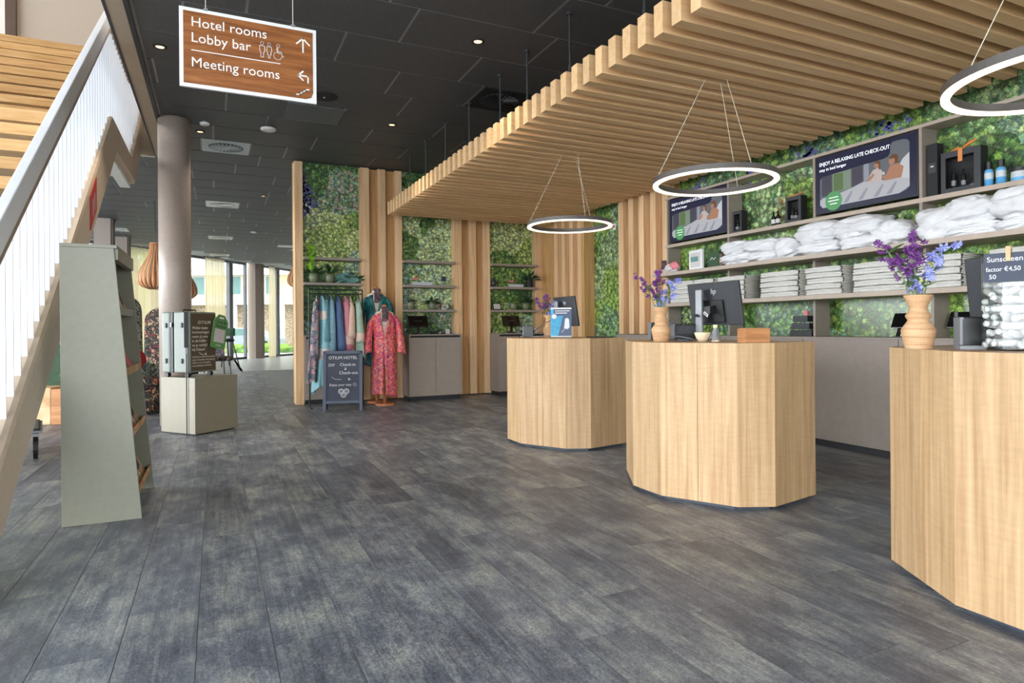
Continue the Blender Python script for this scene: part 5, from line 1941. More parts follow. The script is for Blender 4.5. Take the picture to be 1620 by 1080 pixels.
stacks = [(6.40, 5.98, 5, 'leftmost towel stack, behind the flowers'), (5.95, 5.63, 5, 'towel stack behind the top of the monitor'), (5.57, 5.17, 5, 'towel stack with dark edges just right of the monitor'),
          (4.94, 4.46, 5, 'towel stack left of the divider over the tablets'), (4.37, 3.98, 5, 'towel stack just right of the divider'), (3.86, 3.38, 5, 'towel stack behind the purple flowers'),
          (3.30, 2.95, 5, 'towel stack behind the blue flowers'), (2.74, 2.34, 5, 'towel stack above the sunscreen jar')]
ordn = ['lowest', 'second', 'third', 'fourth', 'topmost']
T_ = 0.053
for i, (a, b_, n, lb) in enumerate(stacks):
    mes = [towel_mesh(a - b_, 0.33, T_, i * 3 + q) for q in range(2)]
    for q in range(n):
        o = thing('folded_towel', '%s grey towel of the %s' % (ordn[q], lb), 'towel', (5.225 + 0.006 * ((q * 5 + i) % 3), (a + b_) / 2 + 0.006 * ((q + i) % 3 - 1), 1.4825 + q * (T_ + 0.0005)), 0.012 * ((q * 3 + i) % 3 - 1),
                  'folded grey towels on the wall shelf')
        obj('towel_body', mes[q % 2], o)


def bundle_mesh(W, D, H, seed):
    m = MB()
    so = Vector((seed * 3.7, seed * 1.3, seed * 2.9))

    def fn(d):
        p = (abs(d.x) ** 3.4 + abs(d.y) ** 3.4 + abs(d.z) ** 2.8) ** (-1 / 3.0)
        q = Vector((d.x * 1.0, d.y * 1.0 + 0.5 * d.z, d.z * 1.5))
        w = 0.18 * mnoise.noise(q * 1.7 + so) + 0.26 * (0.5 - abs(mnoise.noise(q * 2.6 + so * 2))) + 0.07 * (0.4 - abs(mnoise.noise(q * 5.0 + so * 3)))
        return p * (0.93 + w)
    m.ell((0, 0, H / 2), (D / 2, W / 2, H / 2), 54, 36, fn)
    for i, v in enumerate(m.v):
        if v[2] < 0.012:
            m.v[i] = (v[0], v[1], 0.0)
    return m.mesh('robe_bundle', 'robe_white', True)


def belt_mesh(W, H, seed):
    rr = random.Random(seed)
    m = MB()
    y = rr.uniform(-0.3, 0.3) * W
    pts = [(-0.135, y + 0.02 * k * rr.uniform(0.2, 1), H * (0.2 + 0.14 * k)) for k in range(5)]
    pts += [(-0.06, y + 0.09, H * 0.97), (0.03, y + 0.14, H * 0.99)]
    m.tube(pts, 0.017, 6)
    return m.mesh('belt', 'robe_white', True)


robes = [  # y centre, width, z base, height, label
    (5.35, 0.40, 0.0, 0.12, 'lower white robe beside the brown carton'), (4.95, 0.40, 0.0, 0.11, 'lower white robe, second from the left end'),
    (5.38, 0.34, 0.115, 0.14, 'upper white robe with pointed fold at the left end'), (5.0, 0.42, 0.105, 0.13, 'upper white robe, second from the left end'), (4.66, 0.26, 0.0, 0.2, 'short white robe before the big bundle'),
    (4.30, 0.44, 0.0, 0.13, 'lower white robe under the television left corner'), (4.30, 0.46, 0.12, 0.185, 'big round white robe bundle under the television left corner'),
    (3.84, 0.42, 0.0, 0.12, 'lower white robe under the middle of the television'), (3.88, 0.44, 0.11, 0.185, 'upper white robe under the middle of the television'), (3.56, 0.30, 0.0, 0.2, 'low white robe under the television right corner'),
    (3.155, 0.34, 0.0, 0.24, 'white robe bundle right of the divider'), (2.92, 0.38, 0.0, 0.09, 'flat white robe under the gift box'), (2.93, 0.38, 0.085, 0.2, 'belted white robe bundle under the gift box'),
    (2.55, 0.40, 0.0, 0.09, 'flat white robe below the blue bottles'), (2.56, 0.42, 0.085, 0.21, 'large white robe bundle below the blue bottles')]
for i, (y, w_, z, h_, lb) in enumerate(robes):
    t = thing('white_robe', lb, 'robe', (5.40, y, 1.8755 + z), 0, 'rolled white robes on the wall shelf')
    obj('bundle', bundle_mesh(w_ * 1.05, 0.33, h_ * 1.1, i + 1), t)
    if i in (3, 6, 8, 10, 12, 14):
        obj('belt', belt_mesh(w_, h_, i), t)

# ---- goods on the upper shelves
ZT, Z2 = 2.2625, 1.8755


def gift_box(loc, w_, h_, label, d=0.09, bott=3, ribbon=False):
    t = thing('gift_box', label, 'gift box', loc, -PI / 2, 'black gift boxes on the television shelf')
    f = 0.022
    MB().box(0, w_, 0.0, f * 0.5, 0, h_ * 0.12).build('front_rail', 'dark_grey', t)
    MB().box(0, w_, 0.0, f * 0.5, h_ * 0.86, h_).build('front_rail', 'dark_grey', t)
    MB().box(0, w_ * 0.12, 0.0, f * 0.5, h_ * 0.12, h_ * 0.86).build('front_stile', 'dark_grey', t)
    MB().box(w_ * 0.84, w_, 0.0, f * 0.5, h_ * 0.12, h_ * 0.86).build('front_stile', 'dark_grey', t)
    MB().box(0, w_, d - 0.006, d, 0, h_).build('back', 'black_matt', t)
    for x in (0, w_ - 0.006):
        MB().box(x, x + 0.006, f * 0.5, d - 0.006, 0, h_).build('side', 'black_matt', t)
    MB().box(0.006, w_ - 0.006, f * 0.5, d - 0.006, 0, 0.006).build('bottom', 'black_matt', t)
    for q in range(bott):
        x = w_ * (0.25 + 0.25 * q)
        r = 0.017 if q < bott - 1 else 0.026
        hh = (0.62, 0.55, 0.3)[q] * h_ if bott > 1 else 0.6 * h_
        b_ = MB().lathe([(r, 0.008), (r, hh * 0.75), (r * 0.5, hh * 0.8), (r * 0.5, hh)], 12, (x, 0.045, 0)).build('flask', 'black_gloss', t)
        MB().lathe([(r * 1.03, hh * 0.3), (r * 1.03, hh * 0.5)], 12, (x, 0.045, 0)).build('flask_label', 'mid_grey', b_)
    if ribbon:
        MB().box(w_ * 0.45, w_ * 0.56, -0.004, 0.0, h_ * 0.72, h_ + 0.004).build('ribbon', 'orange_ribbon', t)
        MB().tube([(w_ * 0.2, 0.03, h_ + 0.006), (w_ * 0.4, 0.03, h_ + 0.02), (w_ * 0.5, 0.03, h_ + 0.01), (w_ * 0.7, 0.02, h_ + 0.04), (w_ * 0.86, 0.03, h_ + 0.06)], [0.006, 0.012, 0.008, 0.014, 0.005], 6).build('bow', 'orange_ribbon', t)
    return t


gift_box((5.455, 3.225, ZT), 0.30, 0.34, 'wide black gift box with orange ribbon', 0.1, 3, True)
gift_box((5.455, 5.55, ZT), 0.13, 0.25, 'black gift box right of the left television', 0.09, 1)
t = gift_box((5.455, 4.80, ZT), 0.19, 0.27, 'small black gift box with copper ribbon beside a television', 0.09, 2)
MB().tube([(0.0, 0.03, 0.275), (0.06, 0.03, 0.295), (0.12, 0.03, 0.285), (0.19, 0.03, 0.3)], 0.008, 6).build('ribbon', 'copper_wood', t)
t = thing('tall_carton', 'tall narrow black carton beside the wide gift box', 'carton', (5.45, 3.335, ZT), -PI / 2)
MB().box(0, 0.085, 0, 0.085, 0, 0.44).build('carton', 'black_matt', t, bevel=0.002)
MB().box(0.012, 0.073, -0.001, 0.0, 0.2, 0.28).build('label_outline', 'dark_grey', t)
MB().box(0.03, 0.056, -0.0016, -0.001, 0.245, 0.256).build('label_mark', 'label_pale', t)
for (y, lb) in ((4.93, 'small dark bottle beside the copper-ribbon gift box, nearer one'), (4.99, 'small dark bottle beside the copper-ribbon gift box, farther one')):
    t = thing('small_bottle', lb, 'bottle', (5.49, y, ZT), 0, 'small bottles on the television shelf')
    MB().lathe([(0.024, 0), (0.024, 0.1), (0.01, 0.12), (0.01, 0.16)], 12).build('bottle', 'black_gloss', t)
    MB().lathe([(0.0248, 0.03), (0.0248, 0.075)], 12).build('label_band', 'paper', t)
t = thing('dried_sprig', 'dried brown sprig behind the small bottles', 'plant', (5.55, 4.95, ZT))
rr = random.Random(4)
for i in range(14):
    m = MB()
    leaf_geo(m, (0, 0, 0.02 + 0.018 * i), rr.uniform(0, 6.3), rr.uniform(0.4, 1.2), 0.09, 0.02, 0.1)
    m.build('leaf', 'copper_wood', t)
MB().tube([(0, 0, 0), (0, 0, 0.3)], 0.003, 5).build('stem', 'stem_green', t)
for (y, lb, h_, r) in ((2.89, 'light blue bottle next to the wide gift box', 0.20, 0.03), (2.805, 'light blue bottle with black cap, second from the gift box', 0.2, 0.033)):
    t = thing('blue_bottle', lb, 'bottle', (5.5, y, ZT), 0, 'blue bottles on the television shelf')
    MB().lathe([(r, 0), (r, h_ * 0.62), (r * 0.7, h_ * 0.7)], 16).build('bottle', 'bottle_blue', t, smooth=True)
    MB().lathe([(r * 0.72, h_ * 0.68), (r * 0.72, h_ * 0.98)], 14).build('cap', 'black', t)
    MB().lathe([(r * 1.02, h_ * 0.3), (r * 1.02, h_ * 0.55)], 16).build('label_band', 'label_pale', t)
t = thing('cream_jar', 'low jar with black lid at the right end of the shelf', 'jar', (5.5, 2.68, ZT))
MB().lathe([(0.055, 0), (0.055, 0.075)], 20).build('jar', 'label_pale', t)
MB().lathe([(0.058, 0.075), (0.058, 0.105)], 20).build('lid', 'black', t)
MB().lathe([(0.0555, 0.0), (0.0555, 0.03)], 20).build('blue_band', 'bottle_blue', t)

t = thing('pink_gift', 'pink wrapped gift with dark label at the left shelf end', 'gift', (5.27, 6.36, Z2))
rr = random.Random(11)
MB().ell((0, 0.06, 0.055), (0.06, 0.15, 0.055), 16, 10, lambda d: 1 + 0.25 * mnoise.noise(d * 3)).build('wrapping', 'tag_pale', t, smooth=False)
MB().ell((-0.03, -0.02, 0.08), (0.03, 0.09, 0.05), 12, 8, lambda d: 1 + 0.3 * mnoise.noise(d * 4)).build('pink_bow', 'gift_pink', t)
MB().box(-0.05, -0.02, 0.13, 0.20, 0.05, 0.16).build('dark_label', 'scarf_dark', t)
t = thing('framed_card', 'white framed photo card on the shelf beside green carton', 'picture frame', (5.29, 6.0, Z2), -PI / 2 - 0.1)
MB().box(-0.13, 0.13, 0, 0.03, 0, 0.24).build('frame', 'white', t, bevel=0.003)
MB().box(-0.10, 0.10, -0.002, 0.0, 0.03, 0.205).build('photo', 'tag_pale', t)
MB().box(-0.09, 0.06, -0.003, -0.002, 0.10, 0.16).build('photo_patch', 'leaf_blue', t)
t = thing('green_carton', 'teal green carton with script lettering on the shelf', 'carton', (5.33, 5.74, Z2), -PI / 2 - 0.05)
MB().box(-0.10, 0.10, 0, 0.08, 0, 0.19).build('carton', 'leaf_dark', t, bevel=0.003)
m = MB()
strip(m, [(-0.05, 0.10), (-0.02, 0.125), (0.01, 0.10), (0.04, 0.12)], 0.006, -0.0015)
m.build('script_mark', 'lettering_white', t)
t = thing('brown_carton', 'small brown carton between green carton and white robes', 'carton', (5.33, 5.665, Z2), -PI / 2)
MB().box(0.02, 0.07, 0, 0.06, 0, 0.16).build('carton', 'column_dark', t, bevel=0.002)
MB().box(0.025, 0.065, -0.001, 0.0, 0.05, 0.1).build('label_patch', 'copper_wood', t)

# ---- goods on the low counter
t = thing('document_tray', 'black stacked document trays on the counter by the divider', 'tray', (5.43, 4.74, 1.0785), -PI / 2)
for q, w_ in enumerate((0.27, 0.24, 0.22)):
    MB().box(0.0 + 0.02 * q, w_, 0.0, 0.16, 0.075 * q + 0.0, 0.075 * q + 0.06).build('tray', 'dark_grey' if q else 'black', t, bevel=0.003)
MB().box(0.17, 0.22, 0.0, 0.03, 0.215, 0.26).build('pink_slip', 'gift_pink', t)
for (y, z, w_, lb) in ((3.70, 1.0785, 0.17, 'black tablet leaning on the counter left of the near vase'), (3.22, 1.0785, 0.20, 'black tablet on the counter right of the near vase')):
    t = thing('counter_tablet', lb, 'tablet', (5.47, y, z), -PI / 2, 'tablets leaning on the low counter')
    R = Matrix.Rotation(-0.45, 4, 'X')
    MB(R).box(0, w_, -0.01, 0, 0.09, 0.235).build('screen', 'black_gloss', t, bevel=0.004)
    MB(R).box(w_ * 0.4, w_ * 0.6, -0.006, 0.004, 0.0, 0.09).build('stand_neck', 'black', t)
    MB().box(w_ * 0.25, w_ * 0.75, -0.02, 0.07, 0, 0.008).build('stand_foot', 'black', t)


# ================================================================ DESK ITEMS
VP = [(0.055, 0.0), (0.062, 0.03), (0.0715, 0.08), (0.0715, 0.088), (0.058, 0.11), (0.044, 0.13), (0.0445, 0.134), (0.0535, 0.15), (0.053, 0.156), (0.038, 0.178), (0.038, 0.198), (0.05, 0.225), (0.061, 0.248), (0.061, 0.25), (0.055, 0.25), (0.034, 0.2), (0.0, 0.19)]


def vase(loc, label, k=1.0):
    t = thing('carved_vase', label, 'vase', loc, 0.4, 'ribbed wooden vases on the desks')
    vp = []
    MB().lathe([(r * k, z * k) for r, z in VP], 26).build('body', 'vase_wood', t)
    for z, r in ((0.02, 0.0597), (0.055, 0.0668), (0.212, 0.0442)):
        MB().lathe([((r + 0.0005) * k, (z - 0.002) * k), ((r + 0.0025) * k, z * k), ((r + 0.0005) * k, (z + 0.002) * k)], 26).build('carved_rib', 'vase_wood', t)
    return t


def blossom(mb, c, r, rr, n=6):
    u = Vector((rr.gauss(0, 1), rr.gauss(0, 1), rr.gauss(0, 1))).normalized()
    a = u.orthogonal().normalized()
    b_ = u.cross(a)
    c = Vector(c)
    for k in range(n):
        t = 2 * PI * k / n
        d = a * math.cos(t) + b_ * math.sin(t)
        s = a * -math.sin(t) + b_ * math.cos(t)
        mb.add([tuple(c), tuple(c + d * r * 0.62 - s * r * 0.27 + u * r * 0.3), tuple(c + d * r + u * r * rr.uniform(-0.15, 0.25)), tuple(c + d * r * 0.62 + s * r * 0.27 + u * r * 0.3)], [(0, 1, 2, 3)])


def flower(root, tip, mid, label, petal, nb, r, spread, group, seed, leaves=0):
    """one stem standing in a vase; blossoms along its upper part"""
    rr = random.Random(seed)
    t = thing('cut_flower', label, 'flower', root, 0, group)
    p0, p1, p2 = Vector((0, 0, 0)), Vector(mid), Vector(tip)
    def bz(f):
        return p0 * (1 - f) ** 2 + p1 * 2 * f * (1 - f) + p2 * f * f
    MB().tube([tuple(bz(i / 7)) for i in range(8)], [0.0035] * 6 + [0.0025, 0.0015], 5).build('stem', 'stem_green', t)
    for i in range(nb):
        f = 0.62 + 0.40 * i / max(1, nb - 1)
        c = bz(min(f, 1.0)) + Vector((rr.gauss(0, 1), rr.gauss(0, 1), rr.gauss(0, 1))) * spread
        m = MB()
        for q in range(2):
            blossom(m, c + Vector((rr.gauss(0, 1), rr.gauss(0, 1), rr.gauss(0, 1))) * r * 0.4, r * rr.uniform(0.8, 1.2), rr)
        m.build('blossom', petal, t)
    for i in range(leaves + 2):
        m = MB()
        leaf_geo(m, bz(rr.uniform(0.35, 0.9)), rr.uniform(0, 6.28), rr.uniform(0.0, 0.7), rr.uniform(0.08, 0.12), 0.028, 0.25)
        m.build('leaf', 'leaf_mid', t)
    return t


def bouquet(v, where, seed, k=1.0):
    """stems with offsets given in the view from the front: u to the right, z up"""
    R_ = Vector((0.905, -0.4254, 0))
    g = 'flowers in the vase %s' % where
    z0 = v[2] + 0.12 * k
    spec = [(-0.17, 0.33, 'petal_purple', 16, 0.019, 0.017, 3, 'far-reaching purple flower stem leaning left, %s' % where),
            (-0.02, 0.37, 'petal_purple', 20, 0.019, 0.02, 5, 'tall purple flower stem, %s' % where),
            (-0.06, 0.25, 'petal_purple', 16, 0.019, 0.022, 5, 'low purple flower stem, %s' % where),
            (0.11, 0.30, 'petal_blue', 10, 0.028, 0.02, 2, 'tall pale blue flower stem leaning right, %s' % where),
            (-0.0, 0.17, 'petal_blue', 6, 0.032, 0.014, 1, 'low pale blue flower, %s' % where),
            (0.05, 0.23, 'petal_yellow', 5, 0.016, 0.022, 3, 'pale yellow sprig, %s' % where)]
    for i, (u, z, pt, nb, r, spd, lv, lb) in enumerate(spec):
        tip = R_ * u * k + Vector((0, 0, z * k + 0.06))
        mid = R_ * u * 0.25 * k + Vector((0, 0, z * 0.6 * k + 0.05))
        flower((v[0] + 0.006 * (i - 3), v[1] + 0.005 * (i % 3 - 1), z0), tip, mid, lb, pt, nb, r * k, spd * k, g, seed * 10 + i, lv)


v1, v2, v3 = (3.48, 6.40, DT), (3.05, 3.842, DT), (2.99, 1.875, DT)
vase(v1, 'ribbed wooden vase on the desk nearest the green wall', 1.0)
vase(v2, 'ribbed wooden vase on the middle desk', 1.02)
vase(v3, 'ribbed wooden vase on the desk nearest the camera', 1.0)
bouquet(v1, 'on the desk nearest the green wall', 1, 0.85)
bouquet(v2, 'on the middle desk', 2, 0.95)
bouquet(v3, 'on the desk nearest the camera', 3, 0.95)


def monitor(loc, label, W=0.56, rz=0.0, logo=True):
    """back of the screen faces -X ; local y along the panel"""
    t = thing('desk_monitor', label, 'monitor', loc, rz, 'computer monitors on the desks')
    R = Matrix.Translation((0, 0, 0.12)) @ Matrix.Rotation(-0.16, 4, 'Y')
    MB(R).box(-0.012, 0.014, -W / 2, W / 2, 0, 0.335).build('panel_back', 'dark_grey', t, bevel=0.006)
    MB(R).box(0.014, 0.018, -W / 2 + 0.008, W / 2 - 0.008, 0.012, 0.327).build('display', 'black_gloss', t)
    MB(R).box(-0.03, -0.012, -0.11, 0.11, 0.02, 0.20).build('rear_housing', 'black', t, bevel=0.006)
    MB(R).box(-0.05, -0.03, -0.03, 0.03, 0.10, 0.16).build('mount', 'black', t)
    MB().box(-0.115, -0.095, 0.055, 0.125, 0.01, 0.40).build('neck', 'silver', t, bevel=0.004)
    MB().box(-0.095, -0.05, -0.02, 0.12, 0.205, 0.265).build('neck_arm', 'black', t)
    MB().lathe([(0.11, 0), (0.11, 0.008), (0.09, 0.012)], 24, (-0.08, 0.06, 0)).build('base', 'black', t)
    if logo:
        q = R @ Vector((-0.0128, -0.01, 0.25))
        text('logo', 'hp', 0.06, 'label_pale', t, q, (Matrix.Rotation(-0.16, 3, 'Y') @ Matrix.Rotation(-PI / 2, 3, 'Z') @ Matrix.Rotation(PI / 2, 3, 'X')).to_euler(), 'CENTER', ext=0.0004, shear=0.25)
    return t


monitor((3.60, 3.835, DT), 'dark monitor seen from behind on the middle desk')
monitor((3.60, 6.17, DT), 'dark monitor behind the flyer stand on the far desk', 0.46)
monitor((3.60, 1.70, DT), 'dark monitor beside the sunscreen jar on the near desk', 0.56, 0, False)


def cable(pts, label, r=0.0045, mat='cord'):
    P_ = [Vector(p) for p in pts]
    out = []
    for i in range(len(P_) - 1):
        a, b_, c, d = P_[max(i - 1, 0)], P_[i], P_[i + 1], P_[min(i + 2, len(P_) - 1)]
        for q in range(5):
            s = q / 5
            out.append(tuple(0.5 * ((2 * b_) + (c - a) * s + (2 * a - 5 * b_ + 4 * c - d) * s * s + (3 * b_ - a - 3 * c + d) * s ** 3)))
    out.append(tuple(P_[-1]))
    o0 = Vector(out[0])
    t = thing('cable', label, 'cable', (o0.x, o0.y, DT))
    MB(Matrix.Translation((-o0.x, -o0.y, -DT))).tube(out, r, 5).build('cord', mat, t, smooth=True)
    MB(Matrix.Translation((-o0.x, -o0.y, -DT))).cbox(out[0], (0.02, 0.02, 0.014)).build('plug', 'black', t)


def kit(loc, rz, label, w_=0.08, d_=0.09, h_=0.13, name='black_speaker', cat='speaker'):
    t = thing(name, label, cat, loc, rz)
    MB().box(-w_ / 2, w_ / 2, -d_ / 2, d_ / 2, 0, h_).build('housing', 'black', t, bevel=0.005)
    MB().box(-w_ / 2 + 0.008, w_ / 2 - 0.008, -d_ / 2 - 0.003, -d_ / 2, 0.01, h_ - 0.01).build('front_panel', 'black', t)
    MB().box(-w_ / 2 - 0.002, -w_ / 2 + 0.012, -d_ / 2 - 0.002, d_ / 2, 0.002, h_ - 0.002).build('side_strip', 'mid_grey', t)
    return t


kit((3.30, 4.24, DT), -0.5, 'black receipt box behind the middle desk vase', 0.09, 0.10, 0.145, 'receipt_printer', 'printer')
kit((3.22, 6.42, DT), -0.5, 'black receipt box left of the far desk vase', 0.12, 0.12, 0.125, 'receipt_printer', 'printer')
t = kit((3.45, 4.06, DT), -0.4, 'wide black printer behind the middle desk vase', 0.2, 0.12, 0.13, 'desk_printer', 'printer')
MB().box(-0.08, 0.08, -0.066, -0.063, 0.05, 0.11).build('front_window', 'dark_grey', t)
cable([(3.47, 3.94, DT + 0.2), (3.38, 4.0, DT + 0.19), (3.3, 4.1, DT + 0.09), (3.25, 4.15, DT + 0.02), (3.2, 3.95, DT + 0.012), (3.25, 3.8, DT + 0.015)], 'dark cable dropping from the middle desk monitor arm')
cable([(3.47, 3.92, DT + 0.19), (3.36, 3.93, DT + 0.14), (3.28, 3.95, DT + 0.05), (3.2, 3.86, DT + 0.02), (3.12, 3.72, DT + 0.012)], 'second dark cable looping on the middle desk', 0.004)
cable([(3.18, 4.0, DT + 0.012), (3.12, 3.86, DT + 0.03), (3.14, 3.74, DT + 0.035), (3.2, 3.65, DT + 0.012)], 'pale cable looping in front of the printer', 0.0035, 'mid_grey')
cable([(3.47, 6.24, DT + 0.19), (3.4, 6.3, DT + 0.17), (3.3, 6.42, DT + 0.07), (3.24, 6.5, DT + 0.015), (3.12, 6.4, DT + 0.012), (3.06, 6.15, DT + 0.012)], 'dark cable hanging from the far desk monitor', 0.005)
cable([(3.05, 6.3, DT + 0.012), (3.15, 6.1, DT + 0.012), (3.22, 5.9, DT + 0.02), (3.3, 5.75, DT + 0.012)], 'pale cable along the far desk top', 0.004, 'mid_grey')
t = thing('cable_label', 'white cable label on the middle desk monitor arm', 'label', (3.47, 3.85, DT + 0.21), 0, rot=(0.6, 0, 0))
MB().box(-0.003, 0.0, -0.055, 0.0, 0, 0.022).build('label_flag', 'paper', t)
MB().box(-0.0036, -0.003, -0.045, -0.01, 0.007, 0.014).build('print_bar', 'cord', t)
t = thing('phone', 'flat dark phone lying in front of the middle desk vase cables', 'phone', (3.10, 3.66, DT), -0.5)
MB().box(-0.04, 0.04, -0.03, 0.03, 0, 0.018).build('body', 'dark_grey', t, bevel=0.004)
MB().box(-0.034, 0.034, -0.024, 0.024, 0.018, 0.0188).build('screen', 'black_gloss', t)
t = thing('bowl', 'small cream bowl on the middle desk', 'bowl', (3.19, 3.55, DT))
MB().lathe([(0.026, 0), (0.042, 0.02), (0.055, 0.05), (0.057, 0.064), (0.053, 0.064), (0.05, 0.05), (0.03, 0.012), (0, 0.01)], 26).build('body', 'stone_cream', t, smooth=True)
MB().lathe([(0.0575, 0.058), (0.058, 0.062), (0.057, 0.066), (0.053, 0.066)], 26).build('rim', 'stone_cream', t, smooth=True)
t = thing('tag_holder', 'little holder with hanging grey tags beside the bowl', 'holder', (3.255, 3.49, DT), -0.45)
MB().lathe([(0.03, 0), (0.03, 0.012), (0.012, 0.02), (0.009, 0.095), (0.016, 0.1), (0.016, 0.12)], 14).build('post', 'stone_cream', t)
for k in range(5):
    a = 2 * PI * k / 5 + 0.3
    R = Matrix.Rotation(a, 4, 'Z') @ Matrix.Translation((0.012, 0, 0.092)) @ Matrix.Rotation(-0.32, 4, 'Y')
    MB(R).box(-0.002, 0.002, -0.012, 0.012, -0.088, 0.0).build('hanging_tag', 'mid_grey', t)
t = thing('wooden_box', 'small acacia wooden box on the middle desk', 'box', (3.245, 3.14, DT), -0.30)
MB().box(-0.075, 0.10, -0.055, 0.055, 0, 0.092).build('body', 'crate_wood', t, bevel=0.003)
MB().box(-0.068, 0.093, -0.048, 0.048, 0.092, 0.096).build('lid', 'crate_wood', t)
MB().box(0.10, 0.104, -0.02, 0.02, 0.055, 0.07).build('hand_slot', 'column_dark', t)
t = thing('flyer_stand', 'clear stand with blue and navy flyer on the far desk', 'flyer stand', (3.16, 5.56, DT), -0.55)
R = Matrix.Rotation(-0.12, 4, 'X')
MB(R).box(-0.11, 0.11, 0.0, 0.004, 0, 0.315).build('clear_back', 'jar_glass', t)
MB(R).box(-0.105, 0.105, -0.003, 0.0, 0.012, 0.31).build('flyer', 'paper_navy', t)
MB(R).xprism([(-0.105, 0.022), (-0.03, 0.022), (0.02, 0.225), (-0.075, 0.225), (-0.075, 0.295), (-0.105, 0.295)], -0.0038, -0.003).build('blue_panel', 'paper_blue', t)
MB(R).box(-0.105, 0.105, -0.0036, -0.003, 0.295, 0.31).build('white_edge', 'paper', t)
MB(R).box(-0.105, 0.105, -0.0036, -0.003, 0.012, 0.022).build('white_edge', 'paper', t)
m = MB(R)
m.add([(-0.07 + 0.025 * math.cos(2 * PI * k / 18), -0.0045, 0.22 + 0.025 * math.sin(2 * PI * k / 18)) for k in range(18)], [tuple(range(18))])
m.build('white_badge', 'paper', t)
MB(R).xprism([(0.03, 0.1), (0.065, 0.09), (0.085, 0.11), (0.08, 0.19), (0.06, 0.205), (0.04, 0.195)], -0.0042, -0.003).build('bottle_picture', 'label_pale', t)
m = MB(R)
strip(m, [(0.035, 0.095), (0.02, 0.075), (0.005, 0.06)], 0.004, -0.0042)
m.build('picture_strap', 'label_pale', t)
for z, a, b_ in ((0.272, -0.06, 0.085), (0.25, -0.06, 0.06)):
    MB(R).box(a, b_, -0.0038, -0.003, z, z + 0.009).build('headline_bar', 'tag_pale', t)
MB().box(-0.11, 0.11, 0.0, 0.09, 0, 0.003).build('clear_foot', 'jar_glass', t)
t = thing('flat_tablet', 'flat black tablet lying at the back of the far desk', 'tablet', (3.58, 5.5, DT), -0.2)
MB().box(-0.10, 0.10, -0.13, 0.13, 0, 0.012).build('body', 'black', t, bevel=0.004)
MB().box(-0.09, 0.09, -0.12, 0.12, 0.012, 0.0128).build('screen', 'black_gloss', t)
t = kit((3.08, 1.70, DT), -0.75, 'black card terminal beside the near desk vase', 0.1, 0.08, 0.145, 'card_terminal', 'terminal')
MB().box(-0.07, 0.03, -0.10, -0.035, 0, 0.018).build('keypad', 'mid_grey', t, bevel=0.003)
MB().box(-0.06, 0.02, -0.094, -0.045, 0.018, 0.02).build('keypad_face', 'black', t)
MB().box(-0.062, -0.05, -0.01, 0.002, 0.145, 0.17).build('antenna', 'black', t)
rr = random.Random(21)
for i in range(7):
    a = [(3.12 + rr.uniform(-0.02, 0.04), 1.60 + rr.uniform(-0.02, 0.05), DT + 0.012)]
    for q in range(5):
        a.append((3.22 + rr.uniform(-0.06, 0.12), 1.62 + rr.uniform(-0.1, 0.14), DT + 0.012 + rr.uniform(0, 0.09)))
    a.append((3.45, 1.72 + rr.uniform(-0.05, 0.05), DT + 0.06))
    cable(a, '%s tangled cable behind the card terminal' % ('lowest', 'second', 'third', 'fourth', 'fifth', 'sixth', 'topmost')[i], 0.005, 'cord' if i % 3 else 'black')

# ---- glass jar of sunscreen tubes
J = (3.08, 1.505, DT)
jar = thing('glass_jar', 'large clear glass jar full of white sunscreen tubes', 'jar', J)
MB().lathe([(0.128, 0.0), (0.13, 0.004), (0.13, 0.405), (0.124, 0.405), (0.124, 0.012), (0.0, 0.012)], 48).build('glass_wall', 'jar_glass', jar, smooth=False)
tm_ = MB()
tm_.tube([(-0.05, 0, 0), (-0.044, 0, 0), (0.015, 0, 0), (0.042, 0, 0)], [0.012, 0.013, 0.0155, 0.016], 12)
tubeM = tm_.mesh('tube', 'tube_white', True)
capM = MB().tube([(-0.068, 0, 0), (-0.05, 0, 0)], 0.0125, 12).mesh('cap', 'tube_white', True)
labM = MB().tube([(-0.02, 0, 0), (0.012, 0, 0)], [0.0146, 0.0158], 12, False).mesh('print', 'tag_pale', True)
cnt = 0
pos = []
tries = 0
rr = random.Random(77)
for layer in range(8):
    z = 0.032 + layer * 0.036
    a0 = rr.uniform(0, PI)
    for q in range(-3, 4):
        off = q * 0.0345
        if abs(off) > 0.108:
            continue
        c = Vector((-math.sin(a0) * off, math.cos(a0) * off, z + rr.uniform(-0.001, 0.001)))
        half = math.sqrt(max(0, 0.118 ** 2 - off ** 2))
        spots = [0.0] if half < 0.10 else [-0.5 * 0.116, 0.5 * 0.116]
        for s in spots:
            t = thing('sunscreen_tube', 'white sunscreen tube piled inside the glass jar', 'tube', Vector(J) + c + Vector((math.cos(a0) * s, math.sin(a0) * s, 0)), 0, 'sunscreen tubes in the glass jar',
                      rot=(rr.uniform(-1, 1), rr.uniform(-0.22, 0.22), a0 + (PI if s > 0 else 0) + rr.uniform(-0.25, 0.25)))
            obj('tube_body', tubeM, t)
            obj('cap', capM, t)
            obj('print_band', labM, t)
            cnt += 1
fd = Vector((-J[0], -J[1], 0)).normalized()
ang = math.atan2(fd.y, fd.x) + PI / 2 - 0.25
cc = Vector(J) + Vector((math.sin(ang), -math.cos(ang), 0)) * 0.136
lb = thing('price_label', 'slate price label clipped to the glass jar', 'label', (cc.x, cc.y, DT + 0.285), ang)
MB().box(-0.085, 0.06, -0.003, 0.001, 0.0, 0.12).build('slate', 'chalk_slate', lb)
text('chalk_lettering', 'Sunscreen', 0.030, 'chalk', lb, (-0.075, -0.0036, 0.085), (PI / 2, 0, 0), ext=0.0003)
